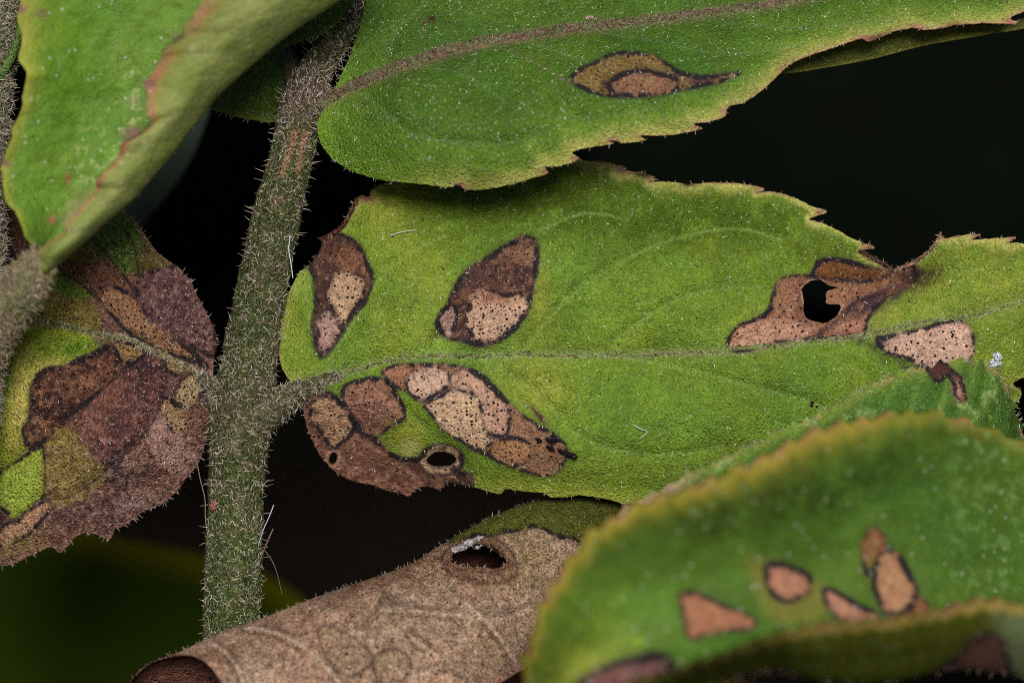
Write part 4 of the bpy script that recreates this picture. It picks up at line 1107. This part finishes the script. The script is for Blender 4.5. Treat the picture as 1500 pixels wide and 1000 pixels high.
ridge = [catmull(q, False, 6) for q in ([(360, 918), (400, 925), (440, 945), (480, 978), (505, 1010)], [(560, 892), (620, 896), (680, 902), (740, 905), (775, 890)], [(300, 935), (330, 955), (352, 985), (356, 1010)], [(680, 880), (730, 930), (770, 990)], [(700, 985), (640, 960), (600, 930)], [(610, 990), (650, 975), (690, 990)])]
for q in ridge:
    P[:, 2] += 9 * np.exp(-(pdist(P[:, :2], q, False, 40) / 8) ** 2) * (Q[:, 1] > 0)
sdh = sdist(Q, HJ, 40)
P[:, 2] += 9 * np.exp(-((sdh - 3) / 5) ** 2) + 7 * (1 - np.abs(fbm(P, 34, 26, 3))) * (Q[:, 1] > 8)
a_, b_, d_ = P[F[:, 0]], P[F[:, 1]], P[F[:, 2]]
fr = Q[F].mean(1)[:, 1] > 20
F = orient(P, F, fr)
p = Paint(P[:, :2], c(198, 164, 138)); p.dry[:] = 1; p.mottle(70, .18, 3, .07); p.mottle(18, .18, 13, .05)
fz = fbm(np.c_[P[:, 0] * .9 + P[:, 1] * .3, P[:, 1] * .35], 7, 87, 3); fb = 1 - np.abs(fbm(P, 13, 88, 3)); p.mix(.4 * sstep(.2, .8, fz), c(210, 178, 152)); p.mix(.4 * sstep(.15, .7, -fz), c(112, 84, 64)); fb2 = 1 - np.abs(fbm(P, 30, 89, 3)); p.mix(.5 * sstep(.9, 1, fb2), c(84, 60, 46)); p.mix(.5 * sstep(.1, .6, fbm(P, 55, 90, 3)), c(196, 164, 142))
frv = Q[:, 1] > -4
p.keep = frv.astype(float)
p.blob(560, 850, 160, 24, c(126, 94, 68), .8, rot=-.38); p.blob(640, 850, 60, 26, c(138, 108, 84), .6); p.blob(320, 955, 60, 22, c(146, 110, 84), .7, rot=-.4); p.blob(450, 960, 60, 40, c(178, 138, 112), .5); p.blob(640, 940, 90, 50, c(182, 152, 126), .5); p.blob(760, 820, 50, 60, c(158, 136, 94), .7); p.blob(740, 950, 40, 60, c(168, 142, 110), .5)
gpoly = Z([(640, 735), (700, 720), (800, 705), (900, 692), (960, 676), (1020, 700), (1060, 722), (1150, 722), (1250, 680), (1600, 700), (1500, 500), (900, 480), (600, 640)], *z7)
p.poly(gpoly, c(96, 102, 40), soft=4, amp=3, dry=.4, edge=c(52, 38, 28), ew=2.5, ea=.8)
p.blob(880, 735, 80, 30, c(74, 78, 26), .6)
for q, wd in zip(ridge, (4, 3, 3, 3, 2.5, 2.5)):
    d2 = pdist(P[:, :2], q, False, 40); p.mix(.8 * np.exp(-(d2 / wd) ** 2), c(218, 190, 164)); p.mix(.65 * np.exp(-((d2 - 6) / 3) ** 2) * np.clip(.5 + p.n20, 0, 1), c(96, 70, 54))  # painted highlight along each ridge, painted shading line beside it
for q in lesJpx:
    sd = sdist(P[:, :2], q, 30) + 1.6 * p.n6; p.mix(.5 * sstep(3, -3, sd), c(176, 148, 120), .5); p.mix(.6 * np.exp(-(sd / 2.6) ** 2), c(76, 56, 48)); p.ink = np.maximum(p.ink, .42 * np.exp(-(sd / 2.2) ** 2) * np.clip(.7 + .8 * p.n20, 0, 1))
p.line([(690, 883), (670, 870), (650, 845)], 2, c(90, 66, 52), .4); p.line([(500, 862), (508, 890), (505, 910)], 2, c(80, 58, 46), .6); p.line([(405, 900), (400, 930), (420, 990)], 2, c(110, 80, 62), .4)
p.mix(np.exp(-((sdh - 3) / 4) ** 2) * .9, c(138, 100, 78)); p.mix(np.exp(-((sdh - 10) / 2.4) ** 2) * .75, c(70, 46, 36)); p.mix(np.exp(-(sdh / 1.6) ** 2) * .6, c(60, 40, 32))
dj = pdist(Q, OUTJ, True, 40); p.mix(.8 * np.exp(-(dj / 6) ** 2), c(176, 132, 116))
p.keep = (~frv).astype(float); p.mix(np.ones(len(P)), c(140, 104, 80)); p.keep[:] = 1
bJ, _, _ = sheet(roll, ['blade', 'dead_spot', 'dead_spot'], P, F, G, p, c(112, 74, 62), M_DRY, 4.5)
idx = rng.choice(np.nonzero((np.abs(Q[:, 1]) < 12) & (P[:, 0] > 180) & (P[:, 0] < 920))[0], 130)
hairs('edge_hairs', bJ, P[idx], np.c_[rng.normal(-.3, .4, 130), rng.normal(-.8, .3, 130), rng.normal(.2, .4, 130)], rng.uniform(3, 7, 130), .45, HAIRC * .9, .4)
idx = rng.choice(np.nonzero((Q[:, 1] > 10) & (P[:, 1] < 1010))[0], 450)
hairs('surface_hairs', bJ, P[idx], rng.normal(0, .7, (450, 3)) + [0, 0, .5], rng.uniform(3, 7, 450), .5, c(214, 190, 160) / ALB * .6, .4)
rq = jmap(HJ); rr = np.r_[rq, rq[:3]][::2]
rp, rimP, rimN, rimT = tube('hole_rim', bJ, np.c_[rr + [0, 0, 5], 4.2 + 1.2 * fbm(rr, 12, 3, 2)], rib_col(c(150, 112, 88), c(84, 56, 44)), M_DRY, nr=14, step=3, lump=1.4)
tube_hairs('rim_hairs', bJ, rimP, rimN, rimT, 90, (4, 8), (.4, .6), HAIRC, lean=(.5, 1.2))
tube('petiole', roll, [(900, 800, -150, 16), (930, 860, -190, 14), (800, 1100, -260, 14), (520, 1400, -160, 16)], stem_col2, M_STEM, nr=20, step=5, lump=1)
# ragged green-brown flap of dead leaf showing below the blurred leaf
OUTF = rag(catmull([(930, 1010), (975, 985), (1030, 970), (1090, 958), (1135, 962), (1158, 968), (1140, 980), (1118, 990), (1100, 1004), (1060, 1040), (960, 1060)], True, 3), 2, 7, 9)
Q, F, G = field(OUTF, [], [], 4)
p = Paint(Q, c(150, 140, 70)); p.dry[:] = 1; p.mottle(20, .3, 5, .1); p.blob(1110, 985, 34, 20, c(120, 92, 70), .9, rough=1); p.mix(.9 * np.exp(-(pdist(Q, OUTF, True, 30) / 5) ** 2), c(70, 50, 40))
fF = lambda P: -40 + 4 * fbm(np.asarray(P), 20, 4, 3) - .15 * (np.asarray(P)[:, 0] - 1000)
flap = empty('withered_leaf', W(1000, 1300, -160), 'ragged scrap of olive and brown leaf under the blurred front leaf', 'leaf')
sheet(flap, ['blade'], np.c_[Q, fF(Q)], F, G, p, c(120, 110, 60), M_DRY)
tube('petiole', flap, [(1000, 1040, -44, 10), (1010, 1100, -70, 12), (1000, 1300, -160, 14)], stem_col2, M_STEM, nr=16, step=6, lump=1)

# ------------------------------------------------------------------ the leaf with fine teeth behind the blurred one
mid = empty('leaf', W(1560, 1250, -60), 'domed green leaf with fine teeth and a brown streak, behind the blurred front leaf', 'leaf')
base_top = [(905, 752), (930, 738), (960, 722), (1000, 702), (1035, 686), (1080, 664), (1120, 645), (1150, 630), (1190, 614), (1220, 598), (1250, 580), (1278, 566), (1300, 556), (1322, 546), (1342, 541), (1362, 540), (1378, 533), (1402, 530), (1424, 532), (1444, 537), (1462, 548), (1474, 566), (1482, 590), (1490, 615), (1500, 640), (1515, 690)]
tp = resample(base_top, 420)
tt = np.gradient(tp, axis=0); tt /= np.linalg.norm(tt, axis=1)[:, None]
tp = tp + np.stack([tt[:, 1], -tt[:, 0]], 1) * teeth(420, 14, 7, 12)[:, None]
OUTT = np.vstack([tp, [(1530, 800), (1500, 900), (1350, 880), (1150, 860), (960, 830)]])
rbfT = RBF([(930, 738, 300), (1000, 702, 240), (1080, 664, 190), (1190, 614, 130), (1300, 556, 80), (1378, 533, 60), (1440, 537, 50), (1480, 590, 20), (1510, 690, -20), (1530, 800, -60), (1400, 600, 110), (1300, 640, 150), (1150, 720, 220), (1450, 640, 80), (1000, 800, 300), (1350, 880, 150), (1500, 900, 0)])
LT = Z([(540, 490), (600, 440), (660, 445), (720, 510), (780, 560), (810, 640), (820, 730), (790, 725), (740, 680), (730, 600), (680, 550), (640, 590), (610, 595), (570, 550)], 1250, 440, 5)
LEST = [rag(catmull(LT, True, 3), 1, 6, 61)]
wT = lambda P: rbfT(P) + 3 * fbm(P, 40, 7, 3) + 2.2 * np.sin((P[:, 0] * 0.94 + P[:, 1] * .34) / 7.5 + 2 * fbm(P, 50, 3, 2)) * sstep(1250, 1400, P[:, 0])
Q, F, G = field(OUTT, [], LEST, 3.2)
p = Paint(Q, c(78, 118, 40)); p.mottle(50, .14, 3, .08); p.mottle(15, .14, 13, .05)
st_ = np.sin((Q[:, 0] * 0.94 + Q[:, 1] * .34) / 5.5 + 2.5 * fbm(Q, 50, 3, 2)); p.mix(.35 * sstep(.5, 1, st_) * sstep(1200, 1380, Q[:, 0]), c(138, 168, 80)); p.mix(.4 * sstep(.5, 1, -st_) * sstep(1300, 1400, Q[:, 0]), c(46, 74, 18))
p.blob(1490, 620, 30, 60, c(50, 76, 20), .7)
dE = pdist(Q, catmull(base_top, False, 6), False, 60); p.mix(.6 * np.exp(-(dE / 14) ** 2) * sstep(1450, 1380, Q[:, 0]), c(140, 158, 62)); p.mix(.8 * np.exp(-(dE / 30) ** 2) * sstep(1040, 960, Q[:, 0]), c(206, 168, 146)); p.mix(.6 * np.exp(-(dE / 4) ** 2) * sstep(-.1, .5, fbm(Q, 22, 6, 2)), c(184, 150, 112))
p.mix(.7 * sstep(.3, .7, fbm(Q, 9, 15, 2)) * sstep(.1, .5, fbm(Q, 60, 16, 2)), c(150, 176, 104))
p.poly(LT, c(84, 52, 46), soft=2, amp=2, dry=1, edge=BLACKP, ew=3); p.blob(1405, 572, 8, 16, c(186, 138, 116), .9, rot=-.2, spk=.9)
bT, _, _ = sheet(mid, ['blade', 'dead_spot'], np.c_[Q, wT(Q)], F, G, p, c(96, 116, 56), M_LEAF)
surface_hairs('surface_hairs', bT, wT, OUTT, [], 500, (3, 8), (.5, .8), c(215, 225, 190) / ALB * .7, dirx=(.3, .8))
edge_hairs('edge_hairs', bT, OUTT, wT, 120, (5, 10), (.5, .8), HAIRC, vis=lambda P: P[:, 1] < 700)
tube('petiole', mid, [(1480, 860, 30, 10), (1530, 920, 10, 14), (1560, 1050, -20, 16), (1560, 1250, -60, 18)], stem_col2, M_STEM, nr=20, step=6, lump=1)

# ------------------------------------------------------------------ the big blurred leaf in front
front = empty('leaf', W(1640, 1300, 60), 'large blurred green leaf folded like a trough, with five pinkish brown spots', 'leaf')
A_K = [(756, 1090, 640), (772, 1000, 630), (782, 940, 620), (802, 882, 610), (835, 825, 600), (880, 777, 590), (930, 746, 575), (1000, 722, 550), (1080, 692, 520), (1140, 662, 495), (1200, 634, 465), (1280, 615, 420), (1340, 607, 385), (1400, 616, 345), (1450, 632, 310), (1500, 652, 280), (1590, 705, 230)]
F_K = [(790, 1110, 640), (850, 1075, 630), (900, 1050, 615), (960, 1026, 600), (1005, 1000, 580), (1070, 978, 555), (1130, 970, 520), (1195, 986, 495), (1250, 990, 465), (1300, 986, 435), (1350, 976, 405), (1400, 968, 370), (1460, 975, 330), (1520, 985, 290), (1620, 990, 240)]
B_K = [(800, 1095, 745), (850, 1050, 745), (890, 1016, 745), (930, 998, 745), (975, 985, 745), (1020, 970, 740), (1062, 954, 730), (1110, 936, 715), (1160, 921, 695), (1200, 913, 675), (1250, 910, 650), (1300, 906, 620), (1350, 899, 585), (1390, 889, 555), (1430, 880, 525), (1462, 878, 500), (1500, 887, 470), (1580, 905, 415)]
nK, nsK = 230, 130
P, F, sv, tv = loft(A_K, F_K, B_K, nK, nsK, -70, 26, .68, teeth(nK, 8, 13, 21), teeth(nK, 9, 9, 25))
P[:, 2] += 5 * fbm(P, 60, 3, 3)
inn = sv < .68
F = orient(P, F, inn[F[:, 0]] & inn[F[:, 1]] & inn[F[:, 2]])
p = Paint(P[:, :2], c(88, 122, 40)); p.mottle(90, .14, 3, .08); p.mottle(24, .1, 13, .04)
p.blob(1180, 720, 240, 60, c(52, 74, 20), .75, rot=-.3); p.blob(880, 930, 60, 70, c(124, 150, 50), .7); p.blob(860, 985, 60, 30, c(160, 168, 56), .8); p.blob(950, 880, 70, 40, c(104, 148, 54), .6); p.blob(1380, 760, 120, 90, c(62, 104, 42), .5); p.blob(1100, 940, 80, 16, c(84, 134, 44), .8, rot=-.3); p.blob(935, 938, 6, 6, c(150, 180, 50), .8)  # first blob: shade of the upper inside painted into the green
p.mix(.85 * np.exp(-(sv / .055) ** 2) * sstep(1380, 1200, P[:, 0]) + .5 * np.exp(-(sv / .03) ** 2), c(170, 158, 60))
p.mix(.7 * np.exp(-(sv / .018) ** 2) * sstep(-.1, .4, fbm(P, 26, 6, 2)), c(196, 140, 104))
p.mix(.5 * sstep(.35, .65, fbm(P, 9, 45, 2)) * sstep(1330, 1450, P[:, 0]) * inn, c(130, 170, 96))
z8 = (900, 550, 2.222)
p.keep = inn.astype(float)
p.poly(Z([(440, 600), (500, 600), (640, 650), (700, 700), (680, 780), (540, 800), (480, 740)], *z8), c(134, 126, 56), soft=14, amp=3, a=.75)
LK = [Z([(215, 712), (250, 703), (350, 745), (462, 802), (440, 822), (330, 832), (245, 852), (225, 780)], *z8), Z([(500, 615), (560, 618), (632, 650), (632, 700), (560, 732), (518, 715), (498, 670)], *z8), Z([(683, 693), (720, 703), (790, 743), (852, 775), (840, 800), (770, 800), (700, 757)], *z8),
      Z([(845, 493), (877, 520), (885, 565), (920, 580), (960, 650), (982, 700), (1027, 762), (985, 800), (920, 790), (880, 765), (850, 700), (843, 640), (822, 650), (810, 600), (810, 540)], *z8)]
p.poly(LK[0], c(172, 118, 88), soft=3, amp=1, dry=1, edge=PURP, ew=3); p.poly(LK[1], c(186, 132, 104), soft=3, amp=1, dry=1, edge=BLACKP, ew=4.5); p.poly(LK[2], c(186, 134, 108), soft=3, amp=1, dry=1, edge=BLACKP, ew=4)
p.poly(LK[3], c(150, 98, 68), soft=3, amp=1, dry=1, edge=PURP, ew=3); p.poly(Z([(880, 568), (920, 580), (962, 650), (982, 700), (967, 747), (920, 777), (880, 762), (850, 700), (845, 640)], *z8), c(188, 140, 104), soft=3, amp=1, edge=BLACKP, ew=4.5)
p.blob(1275, 820, 12, 40, c(120, 118, 50), .6)
p.poly([(830, 1040), (850, 1000), (880, 980), (930, 965), (965, 960), (985, 975), (960, 1000), (900, 1040)], c(128, 88, 84), soft=8, amp=2, edge=BLACKP, ew=8, dry=1)
p.keep[:] = 1
und = sstep(.65, .70, sv); p.mix(und, c(84, 92, 22)); p.mix(.5 * und * sstep(1430, 1480, P[:, 0]), c(140, 158, 120))
p.keep = und; p.poly([(1375, 985), (1400, 955), (1430, 925), (1455, 925), (1470, 950), (1480, 980), (1500, 1010), (1440, 1010)], c(110, 76, 64), soft=5, amp=3, amp2=5, edge=BLACKP, ew=7); p.keep[:] = 1
p.mix(sstep(.94, .975, sv) * .9, c(186, 166, 84)); p.mix(sstep(.97, .99, sv) * sstep(0, .5, fbm(P, 30, 9, 2)) * .8, c(190, 134, 104))
cen = P[F].mean(1)[:, :2]; cs = sv[F].mean(1); G = np.zeros(len(F), int)
for i, q in enumerate(LK):
    G[inside(cen, catmull(q, True, 4)) & (cs < .68)] = i + 1
ucK = np.where((sv > .6)[:, None], p.col, c(104, 124, 60))
bK, _, _ = sheet(front, ['blade'] + ['dead_spot'] * 4, P, F, G, p, ucK, M_SOFT, 5)
idx = rng.choice(np.nonzero((sv > .64) & (sv < .75) & (P[:, 1] < 1010))[0], 260)
hairs('edge_hairs', bK, P[idx], np.c_[rng.normal(0, .3, 260), rng.normal(.9, .3, 260), rng.normal(0, .4, 260)], rng.uniform(6, 14, 260), .7, HAIRC * .8, .3)
tube('petiole', front, [(1590, 960, 250, 14), (1630, 1000, 230, 16), (1660, 1100, 180, 18), (1640, 1300, 60, 20)], stem_col2, M_STEM, nr=20, step=6, lump=1)


# ------------------------------------------------------------------ leaves deep in the shade behind
def far_leaf(pts, w0, slope, col, edgec, label, foot):
    O = catmull(pts, True, 8); Q, F, G = field(O, [], [], 10)
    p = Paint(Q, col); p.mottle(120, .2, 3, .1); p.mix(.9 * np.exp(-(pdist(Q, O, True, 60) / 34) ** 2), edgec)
    cx = Q.mean(0); t = empty('shaded_leaf', W(*foot), label, 'leaf')
    w = w0 + (Q - cx) @ np.array(slope) - .0006 * ((Q - cx) ** 2).sum(1) * .5 + 10 * fbm(Q, 150, 4, 2)
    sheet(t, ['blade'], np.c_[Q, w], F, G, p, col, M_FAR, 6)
    m = np.array(pts, float); q = m[0]
    wq = w0 + (q - cx) @ np.array(slope)
    tube('petiole', t, [(q[0], q[1], wq - 30, 14), (q[0] * .7 + foot[0] * .3, q[1] * .7 + foot[1] * .3, wq * .7 + foot[2] * .3, 14), (*foot, 18)], stem_col2, M_STEM, nr=16, step=10, lump=1)


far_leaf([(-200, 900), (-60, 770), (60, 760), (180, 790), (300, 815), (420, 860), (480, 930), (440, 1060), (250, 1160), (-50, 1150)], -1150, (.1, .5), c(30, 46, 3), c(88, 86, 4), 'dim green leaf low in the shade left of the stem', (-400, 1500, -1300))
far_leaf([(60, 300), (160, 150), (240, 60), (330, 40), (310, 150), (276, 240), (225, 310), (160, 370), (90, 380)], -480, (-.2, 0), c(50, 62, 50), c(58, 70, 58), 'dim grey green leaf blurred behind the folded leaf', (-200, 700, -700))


far_leaf([(1700, 250), (1600, 60), (1300, -60), (1000, -40), (860, 120), (880, 300), (1050, 400), (1350, 470), (1600, 440)], -1900, (.2, .1), c(6, 11, 5), c(4, 7, 4), 'very dark green leaf added to lift the black background right of the upper leaf', (2300, 700, -2000))  # added leaf, brightens the black background to a dim green


# ------------------------------------------------------------------ crumbs, fibres and a cast skin
def lump_thing(name, cat, label, u, v, w, size, col, seed, stretch=(1, .8, .6), rot=0.0, parts=1, segs=0):
    r = np.random.default_rng(seed)
    th, ph = np.meshgrid(np.linspace(0, 2 * math.pi, 14, endpoint=False), np.linspace(.12, math.pi - .12, 9))
    V, Fc, o = [], [], 0
    for k in range(parts):
        x = np.sin(ph) * np.cos(th); y = np.sin(ph) * np.sin(th); zz = np.cos(ph)
        q = np.stack([x.ravel() * stretch[0], y.ravel() * stretch[1], zz.ravel() * stretch[2]], 1)
        rr = 1 + .35 * (vnoise(q[:, 0] * 2.2 + 9 * k, q[:, 1] * 2.2 + seed, seed) - .5) * 2
        if segs:
            rr = rr * (1 + .12 * np.cos(q[:, 0] * segs))
        q = q * rr[:, None] * size * (1 if parts == 1 else r.uniform(.35, .6))
        if parts > 1:
            q = q + np.r_[r.normal(0, .55, 2) * np.array(stretch[:2]), r.uniform(-.1, .3)] * size
        co, si = math.cos(rot), math.sin(rot)
        q = np.c_[q[:, 0] * co - q[:, 1] * si, q[:, 0] * si + q[:, 1] * co, q[:, 2]]
        i = np.arange(8)[:, None] * 14; kk = np.arange(14)[None]; k2 = (kk + 1) % 14
        f4 = np.stack([(i + kk).ravel(), (i + kk + 14).ravel(), (i + k2 + 14).ravel(), (i + k2).ravel()], 1)
        V.append(q); Fc.append(f4 + o); o += len(q)
    V = np.vstack(V) + [u, v, w]
    C = np.tile(col, (len(V), 1)) * r.uniform(.6, 1.3, (len(V), 1))
    ob = emit(name, None, W(V[:, 0], V[:, 1], V[:, 2]), np.vstack(Fc), M_DRY, None, C, np.zeros(len(V)), np.ones(len(V)))
    ob['label'] = label; ob['category'] = cat
    return ob


one = lambda f, u, v: float(f(np.array([[u, v]], float))[0])
lump_thing('dropping', 'dropping', 'black knobbly insect dropping at the lower tip of the long tan spot', 811, 653, one(wM, 811, 653) + 2, 11, c(30, 30, 38), 3, (1.5, .8, .6), .45, 6)
lump_thing('crumb', 'crumb', 'pale pinkish crumb beside the midrib of the upper leaf', 867, 28, one(wU, 867, 28) + 1, 7, c(196, 170, 160), 5, (1, .9, .6), 0, 5)
lump_thing('crumb', 'crumb', 'white powdery crumb near the right end of the spotted leaf', 1458, 532, one(wM, 1458, 532) + 1, 11, c(214, 226, 232), 7, (1.1, .9, .25), 0.6, 6)
lump_thing('crumb', 'crumb', 'small black crumb below the hole of the spotted leaf', 1190, 593, one(wM, 1190, 593) + 1, 5, c(44, 40, 46), 9, (1, .8, .6), 0, 4)
lump_thing('bud_scale', 'scale', 'tiny reddish scale stuck to the lower stem', 312, 740, 26, 8, c(170, 110, 96), 4, (.6, 1.2, .4), .3)
jh = jmap(jinv([(682, 803)]))[0]
lump_thing('cast_skin', 'insect skin', 'pale grey ribbed insect skin caught in the hole of the rolled leaf', 686, 803, jh[2] + 3, 15, c(186, 180, 184), 8, (1.4, .75, .5), -.55, 5, 10)


def fibre(label, pts, r, col):
    P, F, nv, T, Qq, th = tube_arrays([(*q, r) for q in pts], nr=6, step=3, lump=0)
    C = np.tile(col, (len(P), 1))
    o = emit('fibre', None, W(P[:, 0], P[:, 1], P[:, 2]), F, M_HAIR, None, C, np.zeros(len(P)), np.zeros(len(P)))
    o['label'] = label; o['category'] = 'fibre'; o['group'] = 'loose fibres caught on the stem hairs'


fibre('white silk strand hanging beside the stem at mid height', [(425, 345, 30), (423, 365, 32), (426, 385, 32), (429, 407, 30)], .8, c(225, 225, 230))
fibre('brown strand hanging along the left side of the lower stem', [(288, 672, -10), (293, 700, 0), (300, 730, 2), (301, 760, 4), (306, 795, 10)], .9, c(120, 100, 84))
fibre('short white strand slanting off the right of the lower stem', [(378, 800, 20), (386, 775, 24), (394, 757, 24), (401, 739, 22)], .7, c(210, 215, 235))
fibre('stout brown strand leaning off the lower stem', [(374, 842, 16), (384, 812, 20), (393, 790, 22), (400, 774, 22)], 1.3, c(120, 92, 84))
fibre('thin curved strand arching away from the lower stem', [(388, 806, 20), (398, 820, 22), (406, 840, 22), (413, 870, 18)], .6, c(110, 104, 80))
fibre('pale hair lying on the spotted leaf above its first dark patch', [(571, 345, one(wM, 571, 345) + 2), (588, 340, one(wM, 588, 340) + 4), (609, 337, one(wM, 609, 337) + 2)], .8, c(215, 220, 190))
fibre('curled pale hair lying on the lower right of the spotted leaf', [(928, 622, one(wM, 928, 622) + 2), (938, 628, one(wM, 938, 628) + 5), (948, 632, one(wM, 948, 632) + 3), (940, 640, one(wM, 940, 640) + 2)], .8, c(225, 225, 215))
